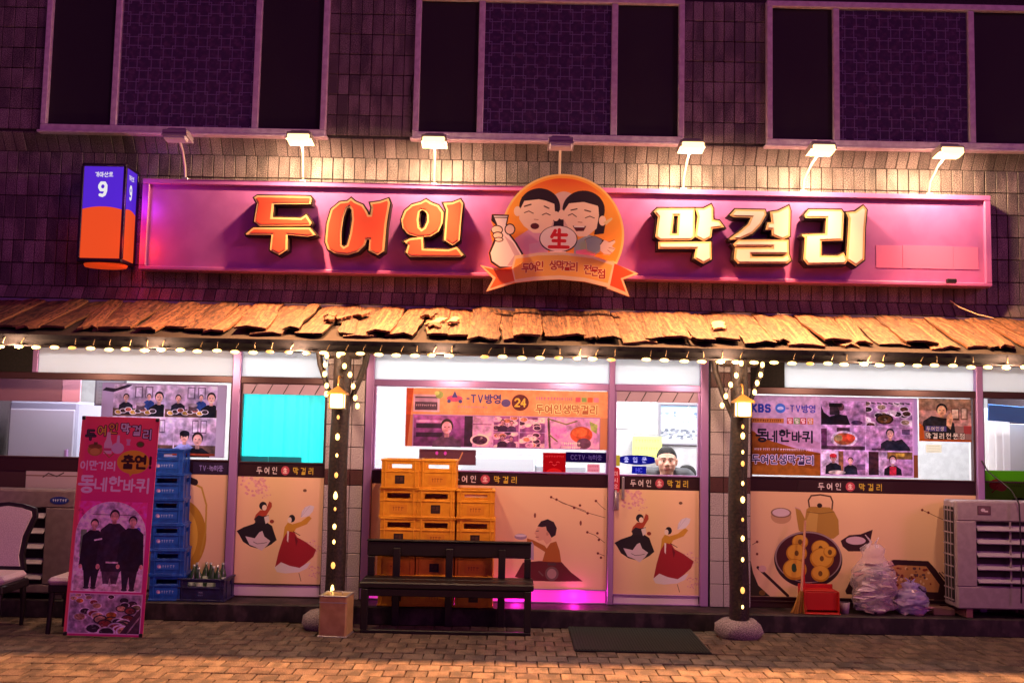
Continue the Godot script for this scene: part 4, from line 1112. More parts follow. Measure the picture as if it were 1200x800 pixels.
func upper_windows():
	var spans := [[-4.54, -3.85, -2.5, -1.82], [-.99, -.35, .93, 1.6], [2.39, 3.06, 4.36, 5.1]]
	for i in 3:
		var s: Array = spans[i]
		var o := part("window", building, Vector3(s[0], 4.5, .1))
		var wd: float = s[3] - s[0]; var top: float = 1.36 if i > 0 else 1.45
		var b: MB
		for y in [0.0, top]: bar("frame_rail", 0, wd, y, y + .06, 0, .07, M.window_frame, o, .006)
		for x in [0.0, wd - .055]: bar("frame_stile", x, x + .055, .06, top, 0, .07, M.window_frame, o, .006)
		bar("sill", -.02, wd + .02, -.025, 0, 0, .09, M.window_frame, o, .006)
		for k in [1, 2]:
			b = MB.new()
			frame_bar(b, s[k] - s[0] - .03, s[k] - s[0] + .03, .06, top, .006, .06)
			obj("mullion", b, M.window_frame, o)
		var xs := [.055, s[1] - s[0] - .03, s[1] - s[0] + .03, s[2] - s[0] - .03, s[2] - s[0] + .03, wd - .055]
		for k in 3:
			b = MB.new()
			if k == 1:
				b.box(Vector3(xs[2], .06, .034), Vector3(xs[3], top, .036)); obj("pane", b, M.night_glass, o)
				b = MB.new(); b.box(Vector3(xs[2], .06, .004), Vector3(xs[3], top, .008)); obj("curtain", b, noisy(.03, [H("24121c"), H("401f30"), H("6a4458")], [.3, .55, .85], 90 + i, .8, .9), o)
				b = MB.new()
				var p := .222
				for a in range(-1, 10):
					for q in range(-1, 9):
						for half in 2:
							var cx: float = xs[2] + (a + half * .5) * p; var cy: float = .02 + (q + half * .5) * p; var r := .068
							for e in [[cx - r, cx + r, cy - r, cy - r], [cx - r, cx + r, cy + r, cy + r], [cx - r, cx - r, cy - r, cy + r], [cx + r, cx + r, cy - r, cy + r]]:
								var x0: float = maxf(e[0] - .004, xs[2]); var x1: float = minf(e[1] + .004, xs[3]); var y0: float = maxf(e[2] - .004, .06); var y1: float = minf(e[3] + .004, top)
								var dz := half * .0016 + (.0007 if e[0] == e[1] else 0.0)
								if x1 > x0 and y1 > y0: b.box(Vector3(x0, y0, .0095 + dz), Vector3(x1, y1, .012 + dz))
				obj("lattice", b, M.lattice, o)
			else:
				b.box(Vector3(xs[k * 2], .06, .012), Vector3(xs[k * 2 + 1], top, .02)); obj("insect_screen", b, M.screen, o)
	var b2 := MB.new()
	b2.tube([Vector3(-1.01, 4.56, .125), Vector3(-1.0, 4.75, .13), Vector3(-1.02, 5.0, .13), Vector3(-.985, 5.2, .135), Vector3(-.99, 6.0, .13)], .006, .006, 6)
	obj("cable", b2, M.wire, building)

func shop_front():
	var b := MB.new()
	# plinth and step
	b.box(Vector3(-7, -.02, -4.2), Vector3(7, .148, .35), .012)
	struct("step", b, M.step)
	# beam over the glass
	b = MB.new(); b.box(Vector3(-7, 2.44, -.24), Vector3(7, 2.56, .08), .01); obj("lintel", b, M.brown_frame, building)
	# tiled piers behind the poles
	for x in [[-1.735, -1.375], [1.885, 2.265]]:
		var o := part("pier", building, Vector3(x[0], .15, 0))
		b = MB.new(); b.box(Vector3(0, 0, -.2), Vector3(x[1] - x[0], 2.29, .035)); obj("core", b, M.mortar, o)
		var cols := 3
		var tw: float = (x[1] - x[0]) / cols
		var y := 0.0
		var row := 0
		while y < 2.25:
			var hh := .21
			var dark: bool = row == 5 or row == 10
			if dark: hh = .145
			for c in cols:
				var s := MB.new(); s.cbox(tw * (c + .5), y + hh / 2, .042, tw - .006, hh - .006, .014, .003)
				obj("tile", s, M.brown_granite if dark else M.pale_granite, o)
			y += hh; row += 1
	# posts that run the full height
	for x in [[-2.635, -2.56, "alu"], [-1.37, -1.295, "alu"], [.93, .985, "alu"], [1.795, 1.87, "alu"], [4.4, 4.465, "alu"]]:
		b = MB.new(); b.box(Vector3(x[0], .15, -.06), Vector3(x[1], 2.44, .045), .006); obj("post", b, M[x[2]], building)
	# one bay at a time: transom pane, bar, glass, lettered band, printed panel, threshold
	var dancers := printed(print_dancers(), .4); var drinker := printed(print_drinker(), .4); var dishes := printed(print_dishes(), .4); var kettle := printed(print_kettle(), .4); var band := printed(print_band(), .4)
	bay("shop_window", -5.4, -2.635, [["milk", -4.5, -2.65]], "brown_frame", kettle, -4.55, -2.65, band, -9, 1.27, .19, .19)
	bay("shop_window", -2.56, -1.74, [["frost", -2.56, -1.74]], "brown_frame", dancers, -2.555, -1.745, band, -2.5, 1.26, .275, .15)
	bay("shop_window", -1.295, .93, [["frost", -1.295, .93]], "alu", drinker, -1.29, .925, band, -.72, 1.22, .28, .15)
	bay("door", .985, 1.795, [["frost", .985, 1.795]], "alu", dancers, .99, 1.79, band, .98, 1.212, .245, .15)
	bay("shop_window", 2.27, 4.4, [["frost", 2.6, 4.4]], "brown_frame", dishes, 2.275, 4.395, band, 2.72, 1.22, .25, .2)
	bay("shop_window", 4.465, 5.6, [["milk", 4.465, 5.6]], "brown_frame", null, 0, 0, null, 0, 1.22, .25, .2)

func bay(called: String, x0: float, x1: float, panes: Array, frame: String, panel: Material, px0: float, px1: float, band: Material, bx: float, top: float, bottom: float, sill: float):
	var o := part(called, building)
	var b: MB
	var fm: Material = M[frame]
	bar("head_bar", x0, x1, 2.135, 2.2, -.05, .03, fm, o, .006)
	bar("band_rail", x0, x1, top + .125, top + .14, -.045, .012, fm, o, .002)
	bar("sill_rail", x0, x1, sill, sill + .012, -.05, .02, fm, o, .002)
	bar("panel_rail", x0, x1, bottom - .012, bottom, -.05, .016, fm, o, .002)
	bar("glazing_bead", x0, x0 + .02, top + .14, 2.135, -.05, .01, fm, o, .002)
	bar("glazing_bead", x1 - .02, x1, top + .14, 2.135, -.05, .01, fm, o, .002)
	for p in panes:
		b = MB.new(); b.box(Vector3(p[1], 2.2, -.02), Vector3(p[2], 2.44, -.012)); obj("transom_pane", b, M[p[0]], o)
	var glass_from := top + .14
	b = MB.new(); b.box(Vector3(x0 + .02, glass_from, -.008), Vector3(x1 - .02, 2.135, -.002)); obj("glass", b, M.glass, o)
	# lettered band
	b = MB.new(); b.box(Vector3(x0, top, -.03), Vector3(x1, top + .125, .0)); obj("band", b, mat(H("2a1216"), .35), o)
	if band and bx > -5:
		b = MB.new(); b.sheet(bx, bx + .896 * 1.0, top + .006, top + .112, 0, .0025)
		if bx < 1.0 and bx > .9: b = MB.new(); b.sheet(bx - .01, bx + .8, top + .008, top + .115, 0, .0025)
		elif bx < -2: b = MB.new(); b.sheet(bx - .05, bx + .745, top + .008, top + .115, 0, .0025)
		obj("lettering", b, band, o)
	b = MB.new(); b.box(Vector3(x0, sill, -.04), Vector3(x1, top, -.01)); obj("backing_panel", b, M.brown_frame, o)
	if panel:
		b = MB.new(); b.sheet(px0, px1, bottom, top, -.01, .001); obj("printed_panel", b, panel, o)
	if x0 > 2 and x0 < 3: bar("dark_panel", 2.27, 2.6, 2.2, 2.44, -.04, -.004, M.dark_roof, o)
	if x0 < -5: bar("dark_panel", -5.4, -4.55, 2.2, 2.44, -.04, -.004, M.dark_roof, o)
	if x0 < -5: bar("frame_end", -4.55, -4.5, 2.2, 2.44, -.04, .01, M.alu, o)
	b = MB.new(); b.box(Vector3(x0, .148, -.05), Vector3(x1, sill, .012), .003)
	obj("threshold", b, M.brown_frame if x0 > 2 else M.pale_granite, o)
	if x0 > -1.4 and x0 < 0:       # kick strip with an added pink glow, for magenta light mirrored there
		bar("added_glow_strip", x0 + .01, x1 - .01, sill + .012, bottom - .012, -.01, .004, glow(Color(1, .26, .82), .55), o, 0)
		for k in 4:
			var l := OmniLight3D.new(); l.name = "added_pink_glow_%d" % k; l.light_color = Color(1, .16, .8); l.light_energy = .05; l.omni_range = 4; l.omni_attenuation = 2; l.light_size = .04; l.shadow_enabled = true  # added lights that spread the pink glow over the panel
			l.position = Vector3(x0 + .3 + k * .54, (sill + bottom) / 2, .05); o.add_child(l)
	else: bar("kick_strip", x0 + .01, x1 - .01, sill + .012, bottom - .012, -.01, .004, M.brown_frame if x0 > 2 else mat(H("dcc8dc"), .3, .1), o, 0)
	if x0 > -2.6 and x0 < -2 or called == "door":
		b = MB.new(); b.box(Vector3(x0 + .02, 2.035, -.002), Vector3(x1 - .02, 2.135, .0005)); obj("lilac_strip", b, mat(H("a890ac"), .4), o)
		for k in 5:
			b = MB.new(); var xx := x0 + .1 + k * .15
			b.tube([Vector3(xx, 2.04, .002), Vector3(xx + .05, 2.13, .002)], .004, .004, 5); obj("strip_line", b, M.black, o)
	if called == "door":
		b = MB.new(); b.tube([Vector3(1.0, 1.2, .02), Vector3(1.0, 1.2, .06), Vector3(1.0, 1.03, .06), Vector3(1.0, 1.03, .02)], .012, .012, 8); obj("handle", b, M.steel, o)
		b = MB.new(); b.box(Vector3(.972, 1.02, .002), Vector3(1.035, 1.185, .014), .008); obj("lock_plate", b, mat(H("b9aeb8"), .3, .6), o)
		b = MB.new(); b.box(Vector3(1.06, 1.12, .0), Vector3(1.085, 1.33, .03), .006); obj("push_bar", b, M.steel, o)

func interior():
	var o := part("dining_room", building, Vector3.ZERO)
	var b := MB.new()
	b.box(Vector3(-6.2, .148, -2.4), Vector3(6.2, 2.75, -2.25)); obj("back_wall", b, M.white_wall, o)
	b = MB.new(); b.box(Vector3(-6.4, .148, -2.4), Vector3(-6.2, 2.75, -.25)); b.box(Vector3(6.2, .148, -2.4), Vector3(6.4, 2.75, -.25)); obj("side_wall", b, M.white_wall, o)
	b = MB.new(); b.box(Vector3(-6.4, 2.75, -2.4), Vector3(6.4, 2.85, -.25)); obj("ceiling", b, M.white_wall, o)
	b = MB.new(); b.box(Vector3(-6.2, .15, -2.25), Vector3(6.2, .156, -.06)); obj("floor", b, mat(H("8a7460"), .5), o)
	# outer side walls so that no sky gets in
	b = MB.new(); b.box(Vector3(-7.2, 0, -4), Vector3(-5.4, 2.5, .02)); b.box(Vector3(5.6, 0, -4), Vector3(7.2, 2.5, .02)); b.box(Vector3(-7, 0, -4.2), Vector3(7, 6, -2.5)); b.box(Vector3(-7, 2.86, -2.5), Vector3(7, 6, -.31)); obj("outer_wall", b, M.mortar, o)
	for row in 2:  # the rear row is added, to light the window posters from behind
		for x in [-4.0, -2.1, -.4, 1.4, 3.2, 4.9]:
			var l := thing("ceiling_light", "white ceiling panel light in the %s row, %s" % [["front", "added_rear"][row], {-4.0: "over the left window of the dining room", -2.1: "above the cyan film window", -.4: "above the orange banner window", 1.4: "above the two seated men", 3.2: "above the brown and lilac banner window", 4.9: "at the right end of the dining room"}[x]], "ceiling light", Vector3(x, 2.75, -.32 - row * 1.1), 0, "ceiling lights in the dining room")
			bar("housing", -.66, .66, -.05, 0, -.15, .15, mat(H("e8e8e8"), .5), l, .008)
			bar("diffuser_lamp", -.62, .62, -.058, -.05, -.12, .12, glow(Color(.93, .97, 1), 1.6), l, 0)
			var a := AreaLight3D.new(); a.name = "panel_light"
			a.area_size = Vector2(1.2, .22); a.light_color = Color(1, .98, .98); a.light_energy = (11.5 - row * 7.5) if x > -3 else 7.0
			a.shadow_enabled = true; a.set("area_range", 12.0); a.set("area_attenuation", 2.0)
			a.rotation_degrees = Vector3(-90, 0, 0); a.position = Vector3(0, -.07, 0)
			l.add_child(a)
	# what can be made out through the glass
	var c := thing("cyan_curtain", "bright cyan sheet curtain filling the narrow window left of the left pole", "curtain", Vector3(-2.15, 1.36, -.055))
	b = MB.new()
	for k in 27:
		var xa := -.4 + k * .0297; var za := sin(k * .9) * .02 + sin(k * 2.3) * .008; var zb := sin((k + 1) * .9) * .02 + sin((k + 1) * 2.3) * .008
		b.quad(Vector3(xa, .0, za), Vector3(xa + .0297, .0, zb), Vector3(xa + .0297, .69, zb), Vector3(xa, .69, za))
	obj("cloth", b, M.cyan, c)
	b = MB.new(); b.box(Vector3(-.4, .0, .02), Vector3(.18, .09, .024)); var hm := mat(H("1f8f9c"), .4); hm.backlight_enabled = true; hm.backlight = Color(.06, .55, .65); obj("hem", b, hm, c)
	var fr := thing("display_fridge", "lilac grey fridge behind the leftmost window, small white reflection on its door", "fridge", Vector3(-4.75, .156, -1.0))
	b = MB.new(); b.box(Vector3(-.35, 0, -.3), Vector3(.35, 1.78, .3), .02); obj("cabinet", b, mat(H("8e8ea8"), .35), fr)
	b = MB.new(); b.box(Vector3(-.33, .05, .3), Vector3(.33, 1.7, .325), .01); obj("door", b, mat(H("9a9ab2"), .3), fr)
	b = MB.new(); b.box(Vector3(.26, .8, .325), Vector3(.29, 1.3, .36), .006); obj("handle", b, M.alu, fr)
	var va := thing("valance", "dull brown pink cloth valance with a pale pink end above the fridge", "valance", Vector3(-4.75, 1.93, -.45))
	b = MB.new(); b.box(Vector3(-.42, 0, 0), Vector3(.3, .26, .02), .004); obj("cloth", b, mat(H("8a5a62"), .9), va)
	b = MB.new(); b.box(Vector3(.3, 0, 0), Vector3(.48, .26, .021), .004); obj("pale_end", b, mat(H("e09ab0"), .9), va)
	var pic := thing("menu_board", "grey menu board hung inside between the valance and the four photo poster", "board", Vector3(-4.0, 1.9, -.5))
	b = MB.new(); b.box(Vector3(-.15, 0, 0), Vector3(.16, .3, .02), .004); obj("board", b, mat(H("5a5660"), .6), pic)
	b = MB.new(); b.sheet(-.13, .14, .02, .28, .02, .022); obj("print", b, printed(print_note(96, 96, H("7a7682"), H("5a5662"), 7, 3)), pic)
	var mg := thing("framed_poster", "grey framed poster with a landscape and small print on the wall behind the seated man", "poster", Vector3(1.98, 1.6, -2.25))
	b = MB.new(); b.box(Vector3(-.24, 0, 0), Vector3(.26, .02, .03)); b.box(Vector3(-.24, .46, 0), Vector3(.26, .48, .03)); b.box(Vector3(-.24, .02, 0), Vector3(-.22, .46, .03)); b.box(Vector3(.24, .02, 0), Vector3(.26, .46, .03)); obj("frame", b, mat(H("8a8a94"), .4), mg)
	var lp := paper(230, 220, H("c9d8e4")); grad(lp, 0, 0, 230, 60, H("8ab0d8"), H("d8e8f0"))
	for k in 30: disc(lp, rng.randf() * 230, 40 + rng.randf() * 30, 14, 8, H("6a86b0").lerp(H("d0dce8"), rng.randf()))
	for k in 60: disc(lp, rng.randf() * 230, 140 + rng.randf() * 56, 10, 7, H("5a6474").lerp(H("a8aeb8"), rng.randf()))
	scribble(lp, 14, 90, 150, 14, H("6a9ab0"), 5); rect(lp, 0, 200, 230, 20, H("eef0f2"))
	b = MB.new(); b.sheet(-.22, .24, .02, .46, .004, .012); obj("print", b, printed(lp), mg)
	var cal := thing("wall_calendar", "white wall calendar with a black mark at its top, left edge of the door glass", "calendar", Vector3(1.28, 1.78, -2.25))
	var ci := paper(96, 240, H("f0f0f2")); disc(ci, 52, 34, 13, 14, H("1c1c20")); poly(ci, V([52, 10, 64, 30, 40, 30]), H("1c1c20")); rect(ci, 0, 66, 96, 3, H("8a8a94"))
	for k in 4: rect(ci, 10, 92 + k * 34, 76, 2, H("b8b8c2"))
	b = MB.new(); b.sheet(-.1, .1, 0, .44, 0, .012); obj("sheet", b, printed(ci), cal)
	var br := thing("ink_painting", "faint grey ink painting of branches on the wall left of the framed poster", "painting", Vector3(1.58, 1.72, -2.25))
	var bi := paper(128, 224, H("eceef0")); line(bi, V([20, 210, 50, 140, 90, 70, 110, 10]), 4, H("b4b8c0")); line(bi, V([50, 140, 20, 90]), 3, H("b4b8c0"))
	for k in 26: disc(bi, 64 + rng.randf_range(-40, 44), 60 + rng.randf_range(-44, 60), 8, 6, H("a8acb6").lerp(H("dadce2"), rng.randf()))
	b = MB.new(); b.sheet(-.14, .14, 0, .48, 0, .008); obj("sheet", b, printed(bi), br)
	var nt := thing("wall_notice", "pale yellow green notice on the wall left of the seated man's head", "notice", Vector3(1.6, 1.42, -2.2))
	b = MB.new(); b.sheet(-.17, .17, 0, .27, 0, .006); obj("sheet", b, printed(print_note(140, 110, H("d8e87a"), H("b4c45a"), 3, 6)), nt)
	var cu := thing("white_curtain", "white lace curtain behind the window at the right end", "curtain", Vector3(4.55, .9, -.35))
	b = MB.new()
	for k in 16:
		var xa := -.05 + k * .025; b.quad(Vector3(xa, 0, sin(k * 2.1) * .014), Vector3(xa + .025, 0, sin((k + 1) * 2.1) * .014), Vector3(xa + .025, 1.15, sin((k + 1) * 2.1) * .014), Vector3(xa, 1.15, sin(k * 2.1) * .014))
	var cm := mat(H("dfe6ec"), .8); cm.backlight_enabled = true; cm.backlight = Color(1, 1, 1); obj("cloth", b, cm, cu)
	var aw := thing("blue_towel", "blue towel hung at the top of the right end window", "towel", Vector3(4.86, 1.92, -.3))
	b = MB.new(); b.box(Vector3(-.2, .0, 0), Vector3(.35, .16, .012), .005, Transform3D(Basis.from_euler(Vector3(0, 0, -.06)), Vector3.ZERO)); obj("cloth", b, mat(H("3a78c8"), .9), aw)
	var gp := thing("grey_partition", "light grey partition panel standing behind the right end window", "partition", Vector3(4.98, .156, -.5))
	b = MB.new(); b.box(Vector3(-.2, 0, 0), Vector3(.5, 1.75, .03), .004); obj("panel", b, mat(H("a8aeb4"), .6), gp)
	var bn := thing("inside_bench", "dark upholstered seat inside the door under the two men", "seat", Vector3(1.72, .156, -1.0))
	b = MB.new(); b.box(Vector3(-.45, 0, -.28), Vector3(.75, .42, .12), .02); obj("seat", b, mat(H("2a1c20"), .6), bn)
	var cb := thing("low_cabinet", "light grey low cabinet behind the glass under the orange banner", "cabinet", Vector3(-.1, .156, -1.2))
	b = MB.new(); b.box(Vector3(-.4, 0, -.25), Vector3(.36, 1.3, .2), .01); obj("cabinet", b, mat(H("b8c0c8"), .5), cb)
	b = MB.new(); b.box(Vector3(.38, 0, -.25), Vector3(.9, 1.22, .2), .01); obj("side_unit", b, mat(H("9aa2ac"), .5), cb)

# ---------- the sign ----------
func outline(a: Array, ox: float, oy: float, k: float, lean: float) -> PackedVector2Array:
	var out := PackedVector2Array()
	for i in range(0, a.size(), 2): out.append(Vector2(ox + k * (a[i] + lean * a[i + 1]), oy - k * (a[i + 1] - .0205 * a[i])))
	return out

func shop_sign():
	var s := thing("shop_sign", "long magenta framed sign board with raised orange and cream letters and a round emblem", "sign")
	var b := MB.new(); b.box(Vector3(-3.53, 3.18, .02), Vector3(4.51, 4.05, .13)); obj("board", b, M.magenta, s)
	b = MB.new()
	b.box(Vector3(-3.53, 4.0, .13), Vector3(4.51, 4.05, .175), .006); b.box(Vector3(-3.53, 3.18, .13), Vector3(4.51, 3.215, .175), .006)
	b.box(Vector3(-3.53, 3.215, .13), Vector3(-3.465, 4.0, .173), .006); b.box(Vector3(4.45, 3.215, .13), Vector3(4.51, 4.0, .173), .006)
	obj("frame", b, M.magenta, s)
	b = MB.new(); b.tube([Vector3(-3.468, 3.22, .176), Vector3(-3.468, 4.0, .176)], .005, .005, 6); obj("edge_strip", b, mat(H("d8a0b0"), .3), s)
	for q in [[3.43, 3.68, 3.345, 3.56], [3.684, 4.16, 3.345, 3.565], [4.164, 4.4, 3.345, 3.56]]:
		b = MB.new(); b.box(Vector3(q[0], q[2], .13), Vector3(q[1], q[3], .134)); obj("patch", b, mat(H("da74a8"), .45), s)
	b = MB.new(); b.box(Vector3(4.06, 3.2, .19), Vector3(4.15, 3.24, .235), .006); obj("clip_and_glint", b, M.black, s)
	var k := .001876
	var L := [
		["letter", 0, [[78, 70, 90, 62, 350, 66, 356, 74, 352, 98, 168, 98, 160, 172, 308, 176, 332, 160, 356, 196, 350, 206, 104, 208, 78, 188, 92, 96], []], [[38, 252, 72, 224, 350, 224, 374, 254, 340, 262, 238, 252, 236, 328, 200, 352, 158, 330, 166, 252], []]],
		["letter", 0, [[432, 290, 440, 200, 460, 130, 500, 95, 540, 90, 556, 76, 575, 92, 612, 108, 632, 140, 640, 160, 656, 160, 662, 120, 656, 98, 700, 92, 740, 78, 746, 95, 728, 200, 716, 335, 688, 354, 648, 332, 652, 276, 632, 276, 622, 306, 590, 338, 540, 353, 480, 346, 445, 326], [548, 112, 562, 130, 566, 180, 556, 250, 540, 310, 520, 322, 504, 306, 504, 240, 514, 170, 532, 122]]],
		["letter", 0, [[810, 180, 826, 138, 860, 108, 905, 96, 930, 82, 950, 96, 990, 112, 1012, 145, 1008, 195, 990, 235, 950, 260, 890, 264, 840, 248, 816, 218], [905, 128, 925, 132, 938, 150, 938, 190, 924, 222, 906, 234, 892, 220, 888, 180, 894, 140]], [[1022, 100, 1060, 98, 1100, 82, 1110, 98, 1098, 200, 1092, 282, 1060, 304, 1022, 280, 1030, 180, 1034, 130], []], [[826, 290, 850, 278, 910, 272, 912, 330, 1040, 334, 1080, 322, 1108, 356, 1096, 364, 850, 362, 832, 342, 844, 304], []]],
		["letter", 1, [[76, 75, 90, 62, 270, 62, 270, 202, 256, 214, 105, 217, 83, 200, 96, 100], [168, 92, 196, 92, 190, 190, 156, 190]], [[282, 62, 320, 62, 355, 44, 363, 60, 363, 120, 395, 124, 414, 150, 359, 158, 353, 202, 320, 220, 280, 198, 294, 100], []], [[98, 232, 352, 230, 354, 312, 318, 332, 275, 307, 284, 258, 98, 258], []]],
		["letter", 1, [[456, 92, 478, 67, 622, 70, 627, 90, 600, 140, 560, 182, 500, 210, 453, 212, 500, 178, 545, 138, 560, 101, 470, 99], []], [[656, 80, 690, 75, 742, 50, 748, 70, 744, 195, 712, 213, 663, 191, 662, 162, 632, 162, 640, 134, 662, 132], []], [[470, 240, 490, 221, 737, 221, 738, 285, 554, 285, 554, 305, 712, 305, 738, 289, 748, 318, 732, 332, 490, 332, 474, 312, 480, 261, 662, 259, 662, 247, 476, 247], []]],
		["letter", 1, [[826, 92, 846, 68, 1005, 69, 1014, 84, 1006, 216, 901, 219, 899, 299, 985, 300, 1012, 287, 1030, 318, 1018, 335, 838, 338, 818, 314, 827, 206, 813, 194, 929, 189, 934, 103, 830, 103], []], [[1034, 82, 1075, 78, 1115, 50, 1128, 66, 1118, 160, 1112, 315, 1074, 344, 1032, 315, 1041, 200, 1047, 110], []]],
	]
	var orange := mat(H("c4452f"), .45); var cream := mat(H("c6c0bc"), .5); var edge := mat(H("1c100c"), .5); var rim_m := mat(H("c4a276"), .45, .1)
	for g in L:
		var o := part(g[0], s)
		var body := MB.new(); var rim := MB.new(); var fc := MB.new()
		for sh in g.slice(2):
			var org: Array = [-2.58, 3.987, .033] if g[1] == 0 else [1.167, 3.943, .006]
			var p := outline(sh[0], org[0], org[1], k, org[2])
			if Geometry2D.is_polygon_clockwise(p): p.reverse()
			var hole: Array = []
			if sh[1].size():
				var hp := outline(sh[1], org[0], org[1], k, org[2])
				if Geometry2D.is_polygon_clockwise(hp): hp.reverse()
				hole = [hp]
			for ly in [[body, .022, .165, .275], [rim, .007, .275, .287], [fc, -.011, .287, .2915]]:
				var hs := []
				for q in hole: hs.append_array(Geometry2D.offset_polygon(q, -ly[1], Geometry2D.JOIN_MITER))
				for q in Geometry2D.offset_polygon(p, ly[1], Geometry2D.JOIN_MITER): ly[0].extrude(q, hs, ly[2], ly[3])
		obj("letter_side", body, edge, o); obj("letter_rim", rim, rim_m, o); obj("letter_face", fc, orange if g[1] == 0 else cream, o)
	# emblem: a disc board, a ribbon board and a flask board in front of one another
	var e := part("emblem", s)
	var pm := printed(print_emblem(), .4)
	var kk := .001674; var at := Vector2(.45, 3.566)
	var uvs := Vector2(1 / kk / 988.0, -1 / kk / 800.0)
	var uvo := Vector2(at.x - 515 * kk, at.y + 442 * kk)
	var shape := func(a: Array) -> PackedVector2Array:
		var q := PackedVector2Array()
		for i in range(0, a.size(), 2): q.append(Vector2(at.x + (a[i] - 515) * kk, at.y - (a[i + 1] - 442) * kk))
		if Geometry2D.is_polygon_clockwise(q): q.reverse()
		return q
	var ring := []
	for i in 72: ring.append_array([515 + 342 * cos(TAU * i / 72), minf(442 + 342 * sin(TAU * i / 72), 640)])
	var parts := [["disc_board", ring, .2, .31], ["ribbon_board", [62, 626, 128, 640, 180, 640, 236, 640, 252, 572, 380, 550, 520, 544, 680, 560, 760, 584, 938, 656, 852, 690, 888, 784, 760, 740, 770, 735, 640, 706, 500, 696, 360, 706, 256, 720, 98, 772, 134, 700], .311, .345], ["flask_board", [120, 343, 218, 343, 205, 395, 236, 392, 254, 420, 250, 450, 232, 462, 262, 500, 298, 560, 294, 612, 240, 647, 170, 647, 118, 614, 106, 560, 128, 500, 122, 480, 112, 440, 130, 410, 116, 380], .346, .372], ["hand_board", [640, 470, 690, 450, 734, 470, 772, 484, 800, 470, 808, 484, 788, 508, 808, 520, 798, 538, 776, 556, 744, 554, 690, 550, 650, 530], .346, .362]]
	for q in parts:
		b = MB.new(); b.extrude(shape.call(q[1]), [], q[2], q[3], uvo, uvs); obj(q[0], b, pm, e)
	b = MB.new(); b.tube([Vector3(-3.1, 4.06, .2), Vector3(-2.0, 4.075, .2), Vector3(-.6, 4.06, .2), Vector3(.2, 4.07, .2)], .006, .006, 5); obj("feed_cable", b, M.wire, s)
	# a loose cable end below the right end of the board
	b = MB.new(); b.tube([Vector3(4.14, 3.05, .1), Vector3(4.2, 2.98, .16), Vector3(4.3, 2.9, .3), Vector3(4.42, 2.86, .36)], .006, .006, 6); tag(obj("loose_cable", b, mat(H("c8a888"), .7)), "thin pale loose cable end hanging below the right end of the sign", "cable")

func lamps():
	var spec := [[-3.11, -3.14, false, "first sign lamp from the left, unlit on a bent arm right of the lamp box"], [-1.98, -2.02, true, "lit sign lamp above the first orange letter, furthest left of the lit ones"], [-.75, -.77, true, "lit sign lamp above the orange letters left of the round emblem"], [.41, .42, false, "unlit sign lamp on a straight arm right above the round emblem"], [1.61, 1.6, true, "lit sign lamp above the first cream letter right of the emblem"], [2.8, 2.74, true, "lit sign lamp with a slanting arm above the last two cream letters"], [3.97, 3.94, true, "lit sign lamp at the right end with a dark housing top"]]
	for q in spec:
		var o := thing("sign_lamp", q[3], "lamp", Vector3(q[0], 4.05, .1), 0, "flood lamps along the top of the sign")
		var dx: float = q[1] - q[0]
		var b := MB.new()
		b.tube([Vector3(dx, 0, .03), Vector3(dx, .12, .06), Vector3(dx * .4, .24, .2), Vector3(0, .3, .34)], .011, .011, 8); obj("arm", b, mat(H("c8b8b4"), .4, .3), o)
		b = MB.new(); b.cbox(dx, .012, .03, .06, .022, .06, .004); obj("foot", b, M.steel, o)
		var xf := Transform3D(Basis.from_euler(Vector3(-.12, 0, 0)), Vector3(0, .31, .38))
		b = MB.new(); b.box(Vector3(-.115, 0, -.09), Vector3(.115, .045, .1), .008, xf); b.box(Vector3(-.09, .045, -.05), Vector3(.09, .075, .06), .01, xf)
		b.box(Vector3(-.118, -.013, -.093), Vector3(.118, 0, -.085), .002, xf); b.box(Vector3(-.118, -.022, .095), Vector3(.118, 0, .103), .002, xf); b.box(Vector3(-.118, -.022, -.085), Vector3(-.11, 0, .095), .002, xf); b.box(Vector3(.11, -.022, -.085), Vector3(.118, 0, .095), .002, xf)
		obj("housing", b, mat(H("8a807e"), .4, .3) if q[2] else mat(H("9a8a98"), .4, .2), o)
		b = MB.new(); b.box(Vector3(-.108, -.018, -.083), Vector3(.108, -.006, .0), 0, xf); b.box(Vector3(-.104, -.05, .0), Vector3(.104, -.006, .098), .012, xf)
		if q[2]: b.box(Vector3(-.1, -.044, .1), Vector3(.1, .016, .12), .01, xf)  # lit lamps get an extra glowing front block for their glare
		obj("lens", b, glow(Color(1, .86, .6), 2.5) if q[2] else mat(H("b0a4b8"), .2), o)
		for k in 2:
			b = MB.new(); b.cbox(-.09 + .18 * k, .36, .36, .02, .03, .03, .004); obj("hinge", b, M.steel, o)
		if q[2]:
			var dim: float = .55 if q[0] > 3.5 else 1.0
			var p := OmniLight3D.new(); p.name = "lamp_spill"
			p.light_color = Color(1, .83, .62); p.light_energy = 3.4; p.omni_range = 14; p.omni_attenuation = 2; p.light_size = .045; p.shadow_enabled = true
			p.position = Vector3(0, .291, .37)
			o.add_child(p)
			var sp := SpotLight3D.new(); sp.name = "lamp_beam"
			sp.light_color = Color(1, .66, .42); sp.light_energy = 32 * dim; sp.spot_range = 16; sp.spot_attenuation = 2; sp.spot_angle = 62; sp.spot_angle_attenuation = 1.0; sp.light_size = .05; sp.shadow_enabled = true
			sp.position = Vector3(0, .24, .43); sp.rotation_degrees = Vector3(-62, 180, 0)
			o.add_child(sp)

